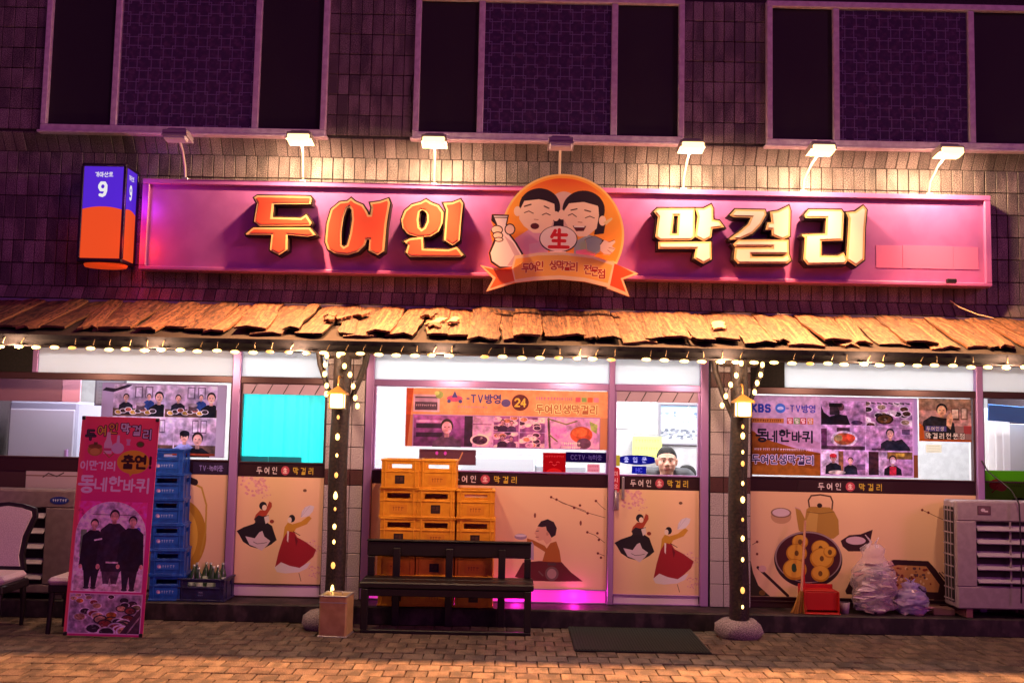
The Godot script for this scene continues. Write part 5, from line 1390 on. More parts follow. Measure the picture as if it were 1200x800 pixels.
func light_box():
	var o := thing("address_light_box", "glowing violet and orange box sign with the number 9 left of the long sign", "light box", Vector3(-3.825, 3.21, .2))
	var b := MB.new(); b.box(Vector3(-.21, .0, -.16), Vector3(.21, .04, .16), .01); b.box(Vector3(-.21, .9, -.16), Vector3(.21, .93, .16), .01)
	for q in [[-1, -1], [1, -1], [1, 1], [-1, 1]]: b.box(Vector3(q[0] * .198 - .014, .04, q[1] * .148 - .014), Vector3(q[0] * .198 + .014, .9, q[1] * .148 + .014), .003)
	obj("housing", b, mat(H("1c0f24"), .4), o)
	var lit := print_lamp_box()
	var m := printed(lit, .4)
	m.albedo_color = H("2a2a2a"); m.emission_enabled = true; m.emission = Color.BLACK; m.emission_texture = m.albedo_texture; m.emission_energy_multiplier = .82
	b = MB.new(); b.sheet(-.184, .184, .04, .9, .14, .15); obj("lit_panel", b, m, o)
	for s in [-1, 1]:
		b = MB.new(); b.sheet(-.134, .134, .04, .9, .19, .2, Transform3D(Basis.from_euler(Vector3(0, PI / 2 * s, 0)), Vector3.ZERO)); obj("lit_panel", b, m, o)
	b = MB.new(); b.lathe(Vector3(0, -.035, .0), [Vector2(0, .0), Vector2(.19, .012), Vector2(.2, .035)], 20, Vector2(1, .76)); obj("lit_base_lamp", b, glow(Color(1, .30, .1), .5), o)
	b = MB.new(); b.cbox(0, .5, -.19, .12, .2, .06, .004); obj("wall_bracket", b, M.black, o)
	var l := OmniLight3D.new(); l.name = "box_glow"; l.light_color = Color(.55, .15, .8); l.light_energy = .16; l.omni_range = 6; l.omni_attenuation = 2; l.position = Vector3(.26, .6, .2); l.light_size = .1; l.shadow_enabled = true; o.add_child(l)
	l = OmniLight3D.new(); l.name = "box_glow_low"; l.light_color = Color(1, .2, .06); l.light_energy = .16; l.omni_range = 6; l.omni_attenuation = 2; l.position = Vector3(.26, .2, .2); l.light_size = .1; l.shadow_enabled = true; o.add_child(l)

# ---------- awning ----------
func roof_y(z: float) -> float:
	return 2.855 - (z - .07) * .385

func plank(wd: float, ln: float, sd: int) -> MB:       # one rough slab of bark, lying down the slope along +z, u across, v along
	var rg := RandomNumberGenerator.new(); rg.seed = sd
	var b := MB.new(); b.smooth(true)
	var nx := 3; var nz := 7
	var topv := []; var botv := []
	var curl := rg.randf_range(-.004, .02); var skew := rg.randf_range(-.05, .05); var ends := []
	for i in nx + 1: ends.append(rg.randf_range(-.05, .025))
	for j in nz + 1:
		var ra := []; var rb := []
		var t := float(j) / nz
		for i in nx + 1:
			var u := float(i) / nx
			var x := (u - .5) * wd + (rg.randf_range(-.012, .012) if i == 0 or i == nx else 0.0) + skew * (t - .5)
			var z: float = t * ln + (ends[i] if j == nz else 0.0)
			var y := curl * t * t + rg.randf_range(-.004, .004) + .012 * cos((u - .5) * PI)
			ra.append(Vector3(x, y + .016, z)); rb.append(Vector3(x, y - .004, z))
		topv.append(ra); botv.append(rb)
	for j in nz:
		for i in nx:
			var uv := [Vector2(float(i) / nx, float(j) / nz), Vector2(float(i + 1) / nx, float(j) / nz), Vector2(float(i + 1) / nx, float(j + 1) / nz), Vector2(float(i) / nx, float(j + 1) / nz)]
			b.quad(topv[j + 1][i], topv[j + 1][i + 1], topv[j][i + 1], topv[j][i], uv[3], uv[2], uv[1], uv[0])
			b.quad(botv[j][i], botv[j][i + 1], botv[j + 1][i + 1], botv[j + 1][i], uv[0], uv[1], uv[2], uv[3])
	b.smooth(false)
	var dk := Vector2(.02, .02)
	for i in nx:
		b.quad(botv[nz][i], botv[nz][i + 1], topv[nz][i + 1], topv[nz][i], dk, dk, dk, dk)
		b.quad(botv[0][i + 1], botv[0][i], topv[0][i], topv[0][i + 1], dk, dk, dk, dk)
	for j in nz:
		b.quad(botv[j][0], botv[j + 1][0], topv[j + 1][0], topv[j][0], dk, dk, dk, dk)
		b.quad(botv[j + 1][nx], botv[j][nx], topv[j][nx], topv[j + 1][nx], dk, dk, dk, dk)
	return b

func awning():
	var o := thing("shingle_awning", "sloping awning roofed with rough orange brown bark shingles above the shop front", "awning")
	var b := MB.new()
	b.face([Vector3(-6, roof_y(.02), .02), Vector3(6, roof_y(.02), .02), Vector3(6, roof_y(1.06), 1.06), Vector3(-6, roof_y(1.06), 1.06)], Vector3.UP)
	b.face([Vector3(-6, roof_y(.02) - .04, .02), Vector3(6, roof_y(.02) - .04, .02), Vector3(6, roof_y(1.06) - .04, 1.06), Vector3(-6, roof_y(1.06) - .04, 1.06)], Vector3.DOWN)
	b.face([Vector3(-6, roof_y(1.06) - .04, 1.06), Vector3(6, roof_y(1.06) - .04, 1.06), Vector3(6, roof_y(1.06), 1.06), Vector3(-6, roof_y(1.06), 1.06)], Vector3.BACK)
	obj("under_sheet", b, M.dark_roof, o)
	b = MB.new(); b.box(Vector3(-6, roof_y(1.0) - .11, .98), Vector3(6, roof_y(1.0) - .042, 1.02), .004); obj("fascia", b, M.dark_roof, o)
	b = MB.new(); b.box(Vector3(-6, 2.4, .54), Vector3(6, 2.5, .66), .01); obj("beam", b, M.trunk, o)
	b = MB.new(); b.box(Vector3(-6, 2.86, .012), Vector3(6, 2.895, .09), .004); obj("flashing", b, mat(H("8a8a94"), .3, .6), o)
	for x in [-4.6, -3.5, -2.6, -.6, .4, 1.3, 3.0, 3.9, 4.7]:
		b = MB.new(); b.box(Vector3(x - .03, 0, 0), Vector3(x + .03, .07, .98), .004, Transform3D(Basis.from_euler(Vector3(.3675, 0, 0)), Vector3(0, roof_y(.02) - .125, .02))); obj("rafter", b, M.trunk, o)
	var x := -5.6
	var i := 0
	while x < 5.6:
		var wd := rng.randf_range(.1, .27)
		if x > -1.7 and x < -.4: wd = rng.randf_range(.12, .24)
		var ln := .93 + rng.randf_range(-.05, .05)
		var p := obj("shingle", plank(wd + rng.randf_range(.0, .04), ln, 100 + i), M.bark[rng.randi() % 4], o)
		var lift := .006 + .014 * (i % 2) + rng.randf_range(0, .008)
		p.rotation = Vector3(.3675 + rng.randf_range(-.012, .012), rng.randf_range(-.1, .1), rng.randf_range(-.04, .04))
		p.position = Vector3(x + wd / 2, roof_y(.1) + lift, .1 + rng.randf_range(-.03, .02))
		x += wd
		i += 1
	# broken bits lying on the shingles left of the middle
	for k in 10:
		var xx := rng.randf_range(-1.75, -.5) if k < 7 else rng.randf_range(-4, 4); var z: float = rng.randf_range(.35, .95)
		var p := obj("bark_chip", plank(rng.randf_range(.05, .12), rng.randf_range(.08, .26), 300 + k), M.bark[[0, 2][k % 2]] if k % 4 else mat(H("b89a70"), .8), o)
		p.rotation = Vector3(.3675 + rng.randf_range(-.05, .05), rng.randf_range(-.7, .7), rng.randf_range(-.08, .08))
		p.position = Vector3(xx, roof_y(z) + .055, z)
	# string of bulbs under the eave
	var s := thing("eave_string_lights", "long straight string of warm white bulbs along the awning edge", "string lights", Vector3(0, 2.365, 1.05))
	var pts := []
	for k in 81: pts.append(Vector3(-6 + k * .15, .02 - .006 * (k % 2), 0))
	b = MB.new(); b.tube(pts, .005, .005, 5); obj("cable", b, M.wire, s)
	b = MB.new(); b.smooth(true); b.ball(Vector3.ZERO, Vector3(.04, .016, .016), 8)
	var bulb := b.done(); bulb.surface_set_material(0, M.warm_bulb)
	b = MB.new(); b.smooth(true); b.ball(Vector3.ZERO, Vector3(.036, .015, .014), 8)
	var faint := b.done(); faint.surface_set_material(0, M.dim_bulb)
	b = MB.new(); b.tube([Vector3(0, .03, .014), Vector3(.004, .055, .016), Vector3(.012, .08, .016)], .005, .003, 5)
	var clip_and_glint := b.done(); clip_and_glint.surface_set_material(0, mat(H("8a7248"), .4, .3))  # pale sticks stand for the bulbs' glints mirrored in the eave
	for k in 64:
		var bx := -4.78 + k * .152
		if rng.randf() < .04: continue
		obj("bulb", bulb if rng.randf() < .8 else faint, null, s, Vector3(bx + rng.randf_range(-.01, .01), rng.randf_range(-.006, .006), 0))
		if rng.randf() < .85: obj("clip_and_glint", clip_and_glint, null, s, Vector3(bx + .02 + rng.randf_range(-.015, .015), 0.0, .0)).rotation.z = rng.randf_range(-.3, .3)
	for k in 8:
		var l := OmniLight3D.new(); l.name = "string_glow_%d" % k; l.light_color = Color(1, .79, .64); l.light_energy = 1.1; l.omni_range = 5; l.omni_attenuation = 2; l.light_size = .04; l.shadow_enabled = true
		l.position = Vector3(-4.2 + k * 1.2, -.03, .05); s.add_child(l)

func poles():
	for i in 2:
		var x: float = [-1.505, 2.02][i]
		var side: String = ["left", "right"][i]
		var o := thing("wooden_pole", "dark rough tree trunk pole holding up the awning, %s" % ["left one by the cyan window", "right one beside the door"][i], "pole", Vector3(x, .15, .62), 0, "trunk poles under the awning")
		var b := MB.new()
		var pts := []
		for k in 9: pts.append(Vector3(sin(k * 1.1 + i) * .008, k * .285, cos(k * .9) * .008))
		b.tube(pts, .088, .078, 12); obj("trunk", b, M.trunk, o)
		for s in [-1, 1]:
			b = MB.new(); b.tube([Vector3(.05 * s, 1.75, -.02), Vector3(.13 * s, 1.95, -.03), Vector3(.2 * s, 2.15, -.03), Vector3(.22 * s, 2.3, -.03)], .02, .032, 8); obj("brace", b, M.trunk, o)
		b = MB.new(); b.box(Vector3(-.17, 2.2, -.07), Vector3(.17, 2.28, .05), .02); obj("capital", b, M.trunk, o)
		o = thing("pole_base_stone", "rounded pale boulder under the foot of the %s pole" % ["left trunk", "right trunk"][i], "stone", Vector3(x + [-.06, .0][i], 0, .62), 0, "base stones of the poles")
		b = MB.new(); b.lathe(Vector3.ZERO, [Vector2(.0, -.02), Vector2(.18, .0), Vector2(.21, .05), Vector2(.2, .11), Vector2(.15, .15), Vector2(.0, .16)], 16, Vector2(1, .85), .07, 5 + i); obj("boulder", b, M.stone, o)
		# lantern on the front of the pole
		o = thing("pole_lantern", "small lit coach lantern with a gold pyramid cap on the %s pole" % side, "lantern", Vector3(x + .0, 1.9, .78), 0, "lanterns on the poles")
		b = MB.new(); b.box(Vector3(-.055, .012, -.055), Vector3(.055, .135, .055), .006); obj("lantern_glass", b, glow(Color(1, .93, .8), 2.2), o)
		b = MB.new()
		for q in [[-1, -1], [1, -1], [1, 1], [-1, 1]]: b.cbox(q[0] * .058, .072, q[1] * .058, .01, .135, .01)
		b.box(Vector3(-.066, 0, -.066), Vector3(.066, .012, .066), .003); obj("cage", b, mat(H("8a7040"), .3, .6), o)
		b = MB.new()
		var ap := Vector3(0, .205, 0); var w := .085
		for q in 4:
			var a := Vector3([-w, w, w, -w][q], .138, [w, w, -w, -w][q]); var c := Vector3([w, w, -w, -w][q], .138, [w, -w, -w, w][q])
			b.face([a, c, ap], a + c - Vector3(0, .2, 0)); b.face([a, c, c - Vector3(0, .012, 0), a - Vector3(0, .012, 0)], Vector3(a.x + c.x, 0, a.z + c.z))
		b.face([Vector3(-w, .126, w), Vector3(w, .126, w), Vector3(w, .126, -w), Vector3(-w, .126, -w)], Vector3.DOWN)
		obj("cap", b, M.gold, o)
		b = MB.new(); b.tube([Vector3(0, .2, 0), Vector3(0, .27, -.01), Vector3(0, .29, -.05), Vector3(0, .28, -.09)], .008, .008, 6); obj("hook", b, M.gold, o)
		var l := OmniLight3D.new(); l.name = "lantern_light"; l.light_color = Color(1, .86, .62); l.light_energy = .22; l.omni_range = 6; l.omni_attenuation = 2; l.light_size = .05; l.position = Vector3(0, .07, .1); l.shadow_enabled = true; o.add_child(l)
		# lights down the pole and two loops at its head
		o = thing("pole_string_lights", "string of warm bulbs hanging down the front of the %s pole" % side, "string lights", Vector3(x + .005, 0, .745), 0, "light strings on the poles")
		b = MB.new()
		pts = []
		var loops := [[], []]
		for k in 22: pts.append(Vector3(sin(k * 2.3) * .006, 1.88 - k * .075, 0))
		b.tube(pts, .004, .004, 5)
		obj("cable", b, M.wire, o)
		var heads := [[Vector3(-.08, 2.35, .2), Vector3(-.11, 2.28, .1), Vector3(-.12, 2.2, .06), Vector3(-.1, 2.1, .05), Vector3(-.1, 2.03, .05)], [Vector3(.02, 2.36, .2), Vector3(.06, 2.27, .12), Vector3(.1, 2.2, .06), Vector3(.13, 2.1, .05), Vector3(.15, 2.0, .04), Vector3(.17, 1.93, .03)]]
		if i == 1: heads = [[Vector3(-.06, 2.36, .2), Vector3(-.08, 2.26, .1), Vector3(-.12, 2.18, .06), Vector3(-.16, 2.08, .05), Vector3(-.19, 2.0, .04)], [Vector3(.12, 2.35, .2), Vector3(.13, 2.27, .1), Vector3(.11, 2.2, .06), Vector3(.09, 2.12, .05)]]
		for h in heads:
			b = MB.new(); b.tube(h, .004, .004, 5); obj("cable", b, M.wire, o)
		var ys := [1.83, 1.66, 1.5, 1.33, 1.17, 1.15, 1.04, .89, .76, .56, .38, .36] if i == 0 else [1.82, 1.74, 1.6, 1.5, 1.33, 1.19, 1.02, .86, .68, .42, .28]
		for k in ys.size():
			b = MB.new(); b.smooth(true); var r: float = [.016, .024, .014, .02][k % 4]; b.ball(Vector3(0, ys[k], .012), Vector3(r * .8, r * 1.25, r * .8), 8); obj("bulb", b, M.warm_bulb if k % 3 else M.dim_bulb, o)
		for h in heads:
			for q in h:
				b = MB.new(); b.smooth(true); b.ball(q + Vector3(0, 0, .015), Vector3(.019, .026, .016), 8); obj("bulb", b, M.warm_bulb, o)

func flat(called: String, label: String, cat: String, x0: float, x1: float, y0: float, y1: float, z: float, m: Material, group := "") -> Node3D:
	var b := MB.new(); b.sheet(x0 - (x0 + x1) / 2, x1 - (x0 + x1) / 2, 0, y1 - y0, 0, .004)
	var o := obj(called, b, m, self, Vector3((x0 + x1) / 2, y0, z))
	tag(o, label, cat, group)
	return o

func posters():
	flat("photo_banner", "wide printed banner of six photographs beside blue and black lettering on brown and lilac", "banner", 2.28, 3.85, 1.375, 2.12, .012, film(print_tv_banner()))
	flat("photo_poster", "lilac poster of four photographs of people at a table, behind the pink standee", "poster", -3.87, -2.69, 1.43, 2.115, .012, film(print_four_photos()))
	flat("orange_banner", "long orange banner with a row of food photographs and the number 24", "banner", -.99, .92, 1.575, 2.125, .012, film(print_orange(), .8))
	flat("portrait_poster", "small poster of a man in profile with lettering, right of the six photo banner", "poster", 3.865, 4.36, 1.72, 2.125, .012, film(print_small_poster()))
	flat("paper_slip", "small cream slip of paper taped below the poster of the man in profile", "paper", 3.93, 4.075, 1.615, 1.69, .01, film(print_note(96, 48, H("e4e0d4"), H("9a9a92"), 3, 4)))
	flat("red_flyer", "red flyer with a smiling mark in the window below the orange banner", "flyer", .315, .53, 1.335, 1.54, .0, film(print_red_flyer()))
	flat("cctv_sticker", "dark violet sticker strip lettered CCTV right of the red flyer", "sticker", .53, .915, 1.455, 1.55, .0, film(print_word("CCTV·녹화중", 320, 80, H("35206a"), H("cdc4e4"), 40, .92)))
	flat("cctv_sticker_pair", "dark violet lettered sticker strip on the band above the kettle picture", "sticker", -2.98, -2.64, 1.275, 1.385, .004, printed(print_word("TV·녹화중", 280, 80, H("251638"), H("8a80c8"), 40, .92), .4))
	flat("pink_sticker", "small pink card standing in the window corner below the CCTV strip", "card", .735, .85, 1.365, 1.44, .0, printed(print_note(64, 48, H("d8a0c8"), H("c04a90"), 2, 5), .5))
	flat("brown_sign", "brown sign board in the window between the orange banner and the top crates", "sign", -.86, -.32, 1.405, 1.55, -.06, film(brown_sign(), .3))
	var b := MB.new()
	# the blue oval on the door
	var ov := PackedVector2Array()
	for k in 40: ov.append(Vector2(clampf(cos(TAU * k / 40) * .2, -.165, .165) * (1.0), sin(TAU * k / 40) * .045))
	b.extrude(ov, [], 0, .003, Vector2(-.17, .045), Vector2(1 / .34, -1 / .09))
	tag(obj("exit_sticker", b, film(print_word("출입문", 340, 90, H("2c3aa8"), H("d4d8f4"), 50, 1.7, .14)), self, Vector3(1.205, 1.49, .0)), "blue oval sticker lettered in white on the door glass", "sticker")
	flat("card_sticker", "small blue square card sticker under the oval sticker on the door", "sticker", 1.155, 1.29, 1.36, 1.43, .0, film(print_word("HC", 120, 64, H("2e3fb0"), H("c4ccf4"), 40, .9, .2)))
	b = MB.new()
	var pill := PackedVector2Array()
	for k in 32: pill.append(Vector2(.034 * cos(TAU * k / 32), .085 * signf(sin(TAU * k / 32)) + .034 * sin(TAU * k / 32)))
	b.extrude(pill, [], 0, .003, Vector2(-.034, .119), Vector2(1 / .068, -1 / .238))
	var pi := paper(68, 238, H("c02a3c")); text(pi, "미", 14, 40, 42, H("f0d4d8"), .13); text(pi, "시", 14, 100, 42, H("f0d4d8"), .13); text(pi, "오", 14, 160, 42, H("f0d4d8"), .13)
	tag(obj("push_sticker", b, printed(pi, .4), self, Vector3(1.005, 1.3, .0155)), "upright red pill shaped sticker above the door handle", "sticker")
	flat("green_tag", "tiny yellow green tag on the door glass above the red sticker", "tag", 1.005, 1.04, 1.43, 1.53, .0, mat(H("b4c83a"), .5))
	var gi := paper(400, 420, H("7aa83c")); disc(gi, 90, 110, 50, 42, H("b02a3c")); disc(gi, 130, 130, 40, 30, H("c84a5a")); line(gi, V([60, 170, 100, 130]), 8, H("a02434")); scribble(gi, 170, 80, 130, 20, H("2a2a20"), 7); scribble(gi, 190, 112, 90, 14, H("3a4a20"), 8); disc(gi, 260, 230, 60, 22, H("1c1c1c")); disc(gi, 260, 268, 60, 16, H("2a2a2a")); disc(gi, 260, 250, 56, 12, H("e0dcd0"))
	flat("green_poster", "green poster with a red flower at the bottom of the right end window", "poster", 4.47, 4.98, .95, 1.46, .004, film(gi))
	b = MB.new(); b.tube([Vector3(4.43, 1.55, .06), Vector3(4.47, 1.45, .1), Vector3(4.56, 1.3, .34), Vector3(4.6, 1.18, .4), Vector3(4.61, .7, .4), Vector3(4.6, .3, .4)], .007, .007, 6)
	tag(obj("hanging_cord", b, M.black), "black cord drooping from the right post across the air conditioner unit", "cord")

func print_red_flyer() -> Image:
	var im := paper(128, 128, H("b8243a"))
	scribble(im, 14, 16, 100, 12, H("e8a0a0"), 3); line(im, V([36, 56, 44, 52, 52, 56]), 4, H("f0c0b8")); line(im, V([76, 56, 84, 52, 92, 56]), 4, H("f0c0b8")); line(im, V([54, 68, 64, 74, 76, 68]), 4, H("f0c0b8"))
	disc(im, 64, 116, 44, 26, H("e85a50"))
	return im

func brown_sign() -> Image:
	var im := paper(270, 72, H("5a2c3c"))
	rect(im, 0, 0, 270, 8, H("7a4a52")); for k in 4: disc(im, 84 + (k % 2) * 40, 18 + (k / 2) * 34, 7, 9, H("d040c8"))
	line(im, V([190, 50, 206, 14]), 6, H("c88a5a"))
	return im

# ---------- crates, bags and units on the step ----------
func crate_shape(w: float, h: float, d: float, slot_w: float, slot_y0: float, slot_y1: float) -> MB:
	var b := MB.new(); var t := .014
	for s in [-1, 1]:      # front and back: rails round a hand slot
		var z0: float = d / 2 * s - (t if s > 0 else 0.0); var z1 := z0 + t
		b.box(Vector3(-w / 2, slot_y1, z0), Vector3(w / 2, h - .012, z1), .003)
		b.box(Vector3(-w / 2, .012, z0), Vector3(w / 2, slot_y0, z1), .003)
		b.box(Vector3(-w / 2, slot_y0, z0), Vector3(-slot_w / 2, slot_y1, z1)); b.box(Vector3(slot_w / 2, slot_y0, z0), Vector3(w / 2, slot_y1, z1))
	for s in [-1, 1]:
		var x0: float = w / 2 * s - (t if s > 0 else 0.0); var x1 := x0 + t
		b.box(Vector3(x0, .012, -d / 2 + t), Vector3(x1, slot_y0, d / 2 - t)); b.box(Vector3(x0, slot_y1, -d / 2 + t), Vector3(x1, h - .012, d / 2 - t))
		b.box(Vector3(x0, slot_y0, -d / 2 + t), Vector3(x1, slot_y1, -.06)); b.box(Vector3(x0, slot_y0, .06), Vector3(x1, slot_y1, d / 2 - t))
	b.box(Vector3(-w / 2 + t, .014, -d / 2 + t), Vector3(w / 2 - t, .03, d / 2 - t))
	return b

func make_crate(label: String, w: float, h: float, d: float, m: Material, group: String, mark: Material, mark_rect: Rect2) -> Node3D:
	var o := thing("bottle_crate", label, "crate", Vector3.ZERO, 0, group)
	obj("body", crate_shape(w, h, d, w * .62, h * .66, h * .84), m, o)
	var b: MB; var p := .008
	for y in [0.0, h - .014]:
		b = MB.new()
		b.box(Vector3(-w / 2 - p, y, d / 2 - .02), Vector3(w / 2 + p, y + .016, d / 2 + p), .003); b.box(Vector3(-w / 2 - p, y, -d / 2 - p), Vector3(w / 2 + p, y + .016, -d / 2 + .02), .003)
		b.box(Vector3(-w / 2 - p, y, -d / 2 + .02), Vector3(-w / 2 + .02, y + .016, d / 2 - .02), .003); b.box(Vector3(w / 2 - .02, y, -d / 2 + .02), Vector3(w / 2 + p, y + .016, d / 2 - .02), .003)
		obj("rim", b, m, o)
	for x in [-w / 2 + .035, w / 2 - .035]: bar("rib", x - .006, x + .006, .016, h - .014, d / 2, d / 2 + .007, m, o, .002)
	bar("rib", -w / 2, w / 2, h * .56, h * .56 + .012, d / 2 - .001, d / 2 + .006, m, o, .002)
	for z in [-d / 4, d / 4]: bar("rib", w / 2 - .001, w / 2 + .006, .016, h - .014, z - .006, z + .006, m, o, .002)
	if mark:
		b = MB.new(); b.sheet(mark_rect.position.x, mark_rect.end.x, mark_rect.position.y, mark_rect.end.y, d / 2 - .002, d / 2 + .0025); obj("mark", b, mark, o)
	return o

func on_the_step():
	var top := .15
	# yellow crates: three stacks
	var ym := noisy(.02, [H("dc9418"), H("e29c1e"), H("e6a226")], [.3, .55, .8], 120, 1.2, .45)
	var mk := paper(64, 64, H("2a1a14")); rect(mk, 10, 12, 18, 18, H("4a2c1a")); rect(mk, 34, 12, 18, 26, H("52321e")); rect(mk, 12, 38, 40, 8, H("4a2c1a"))
	var dark := printed(mk, .5)
	var word := paper(128, 48, H("d88c1c")); scribble(word, 24, 12, 80, 22, H("a85a14"), 3); var faint := printed(word, .5)
	var first: Node3D
	var heights := [5, 5, 4]
	var colname := ["left stack beside the door post", "middle stack", "right stack nearest the drinker picture"]
	var rank := ["bottom", "second from the bottom", "third from the bottom", "fourth from the bottom", "top"]
	for c in 3:
		for k in heights[c]:
			var nm: String = "top" if k == heights[c] - 1 else rank[k]
			var lb := "yellow orange plastic crate, %s of the %s" % [nm, colname[c]]
			var y: float = top + k * .262
			var at := Vector3([-1.0, -.655, -.3][c] + rng.randf_range(-.008, .008), y, .17 + rng.randf_range(-.012, .012))
			var turn := rng.randf_range(-.03, .03)
			var o := make_crate(lb, .34, .262, .3, ym, "yellow crates stacked in front of the window", dark if (k + c) % 2 == 0 else faint, Rect2(-.045, .045, .085, .075) if (k + c) % 2 == 0 else Rect2(-.08, .04, .16, .08))
			o.position = at; o.rotation.y = turn
	# blue crates: one stack of six
	var bm := noisy(.02, [H("1248a8"), H("1650b4"), H("1a56bc")], [.3, .55, .8], 122, 1.2, .4)
	weathered(bm, .86, 191, .9)
	var bl := paper(160, 48, H("1450b4")); disc(bl, 24, 24, 14, 14, H("8a6ab8")); disc(bl, 30, 28, 9, 9, H("c8a8c8")); scribble(bl, 46, 14, 90, 20, H("8a9ad0"), 5); var logo := printed(bl, .45)
	for k in 6:
		var o := make_crate("blue plastic crate, %s of the tall blue stack behind the pink standee" % ["bottom", "second from the bottom", "third from the bottom", "third from the top", "second from the top", "top"][k], .3, .226, .3, bm, "blue crates in a tall stack", logo, Rect2(-.1, .05, .2, .06))
		o.position = Vector3(-3.09 - k * .012 + rng.randf_range(-.006, .006), top + k * .226, .15); o.rotation.y = .1 + rng.randf_range(-.02, .02)
	# a navy crate with empty green bottles
	var nm2 := noisy(.02, [H("16163c"), H("1e1e50")], [.3, .7], 124, 1.2, .45)
	var nl := paper(96, 64, H("1c1c48")); scribble(nl, 30, 12, 34, 16, H("8a8ab0"), 2); scribble(nl, 26, 36, 44, 12, H("7a7aa4"), 3)
	var nc := make_crate("low navy blue crate holding green bottles beside the blue stack", .42, .2, .3, nm2, "", printed(nl, .45), Rect2(-.05, .03, .1, .07))
	nc.position = Vector3(-2.76, top, .15); nc.rotation.y = -.04
	var bg := mat(Color(.05, .22, .07), .15); bg.clearcoat_enabled = true
	var proto := MB.new()
	proto.lathe(Vector3.ZERO, [Vector2(0, 0), Vector2(.03, .003), Vector2(.032, .02), Vector2(.032, .13), Vector2(.024, .17), Vector2(.012, .2), Vector2(.0115, .225), Vector2(.0, .228)], 12)
	var bottle := proto.done(); bottle.surface_set_material(0, bg)
	var lab := MB.new(); lab.lathe(Vector3.ZERO, [Vector2(.0328, .05), Vector2(.0328, .11)], 12); var labm := lab.done(); labm.surface_set_material(0, mat(H("c8d4cc"), .5))
	var cap := MB.new(); cap.lathe(Vector3(0, .222, 0), [Vector2(.0135, 0), Vector2(.0135, .016), Vector2(0, .017)], 10); var capm := cap.done(); capm.surface_set_material(0, mat(H("b8c0bc"), .3, .5))
	for k in 8:
		var col := k % 4; var row := k / 4
		var o := thing("green_bottle", "green glass bottle in the navy crate, %s %s row" % [["leftmost of the", "second from the left of the", "third from the left of the", "rightmost of the"][col], ["back", "front"][row]], "bottle", nc.position + Vector3(-.13 + col * .085, .05 + rng.randf_range(0, .03), -.07 + row * .12), rng.randf() * TAU, "green bottles in the navy crate")
		o.rotation.z = rng.randf_range(-.22, .22); o.rotation.x = rng.randf_range(-.15, .15)
		obj("glass_body", bottle, null, o); obj("label", labm, null, o); obj("cap", capm, null, o)
	# air conditioner units
	aircon(Vector3(4.47, top + .08, .2), "lilac grey outdoor air conditioner unit with dark louvres at the right end", true)
	aircon(Vector3(-4.34, top + .05, .2), "lilac grey outdoor air conditioner unit with blue oval mark behind the pink standee", false)
	# dustpan with an upright wire handle
	var d := thing("dustpan", "red long handled dustpan leaning on the dishes picture left of the clear bag", "dustpan", Vector3(2.85, top, .2))
	var red := mat(H("b01a16"), .4)
	var b := MB.new(); b.box(Vector3(-.16, 0, -.11), Vector3(.16, .012, .13), .004); b.box(Vector3(-.16, .012, -.11), Vector3(.16, .24, -.098), .004); b.box(Vector3(-.16, .012, -.098), Vector3(-.148, .2, .1), .004); b.box(Vector3(.148, .012, -.098), Vector3(.16, .2, .1), .004); b.box(Vector3(-.148, .19, -.098), Vector3(.148, .205, .06), .004)
	b.box(Vector3(-.148, .03, .06), Vector3(.148, .19, .07), .003)
	obj("pan", b, red, d)
	b = MB.new(); b.tube([Vector3(-.12, .2, -.04), Vector3(-.12, .63, -.07), Vector3(-.11, .65, -.07), Vector3(.1, .63, -.07), Vector3(.115, .61, -.07), Vector3(.125, .2, -.04)], .009, .009, 6); obj("handle", b, red, d)
	var br := thing("broom", "upright broom with a worn pale brown handle beside the red dustpan", "broom", Vector3(2.67, top, .27))
	b = MB.new(); b.tube([Vector3(.0, .14, 0), Vector3(.08, .82, -.14)], .012, .011, 8); obj("handle", b, mat(H("c08a70"), .6), br)
	b = MB.new()
	for k in 46:
		var a := rng.randf() * TAU; var q := rng.randf()
		b.tube([Vector3(.0 + cos(a) * .012, .2, sin(a) * .012), Vector3(-.01 + cos(a) * .05 * q, .08, sin(a) * .02 * q), Vector3(-.02 + cos(a) * .08 * q, .0, sin(a) * .035 * q)], .004, .003, 4)
	obj("bristles", b, mat(H("a8742c"), .8), br)
	trash_bag(Vector3(3.35, top, .2), Vector3(.19, .52, .14), "tall clear plastic rubbish bag full of crumpled pale litter", Color(.9, .84, .9, .3), 120, 11)
	trash_bag(Vector3(3.69, top, .2), Vector3(.14, .24, .12), "small tied violet tinted plastic bag right of the tall clear one", Color(.72, .66, .92, .4), 30, 12)
	var cp := thing("paper_cup", "small pale paper cup between the dustpan and the clear bag", "cup", Vector3(3.08, top, .22))
	b = MB.new(); b.lathe(Vector3.ZERO, [Vector2(0, 0), Vector2(.035, 0), Vector2(.047, .1), Vector2(.043, .1), Vector2(.032, .008)], 14); obj("cup", b, mat(H("9a8a92"), .6), cp)
	var bx := thing("carton", "flat brownish carton lying on the step right of the violet bag", "carton", Vector3(3.98, top, .16))
	b = MB.new(); b.box(Vector3(-.1, 0, -.08), Vector3(.1, .06, .08), .006); b.box(Vector3(-.1, .06, -.08), Vector3(.02, .064, .08), .001); obj("carton", b, mat(H("6a4a48"), .8), bx)

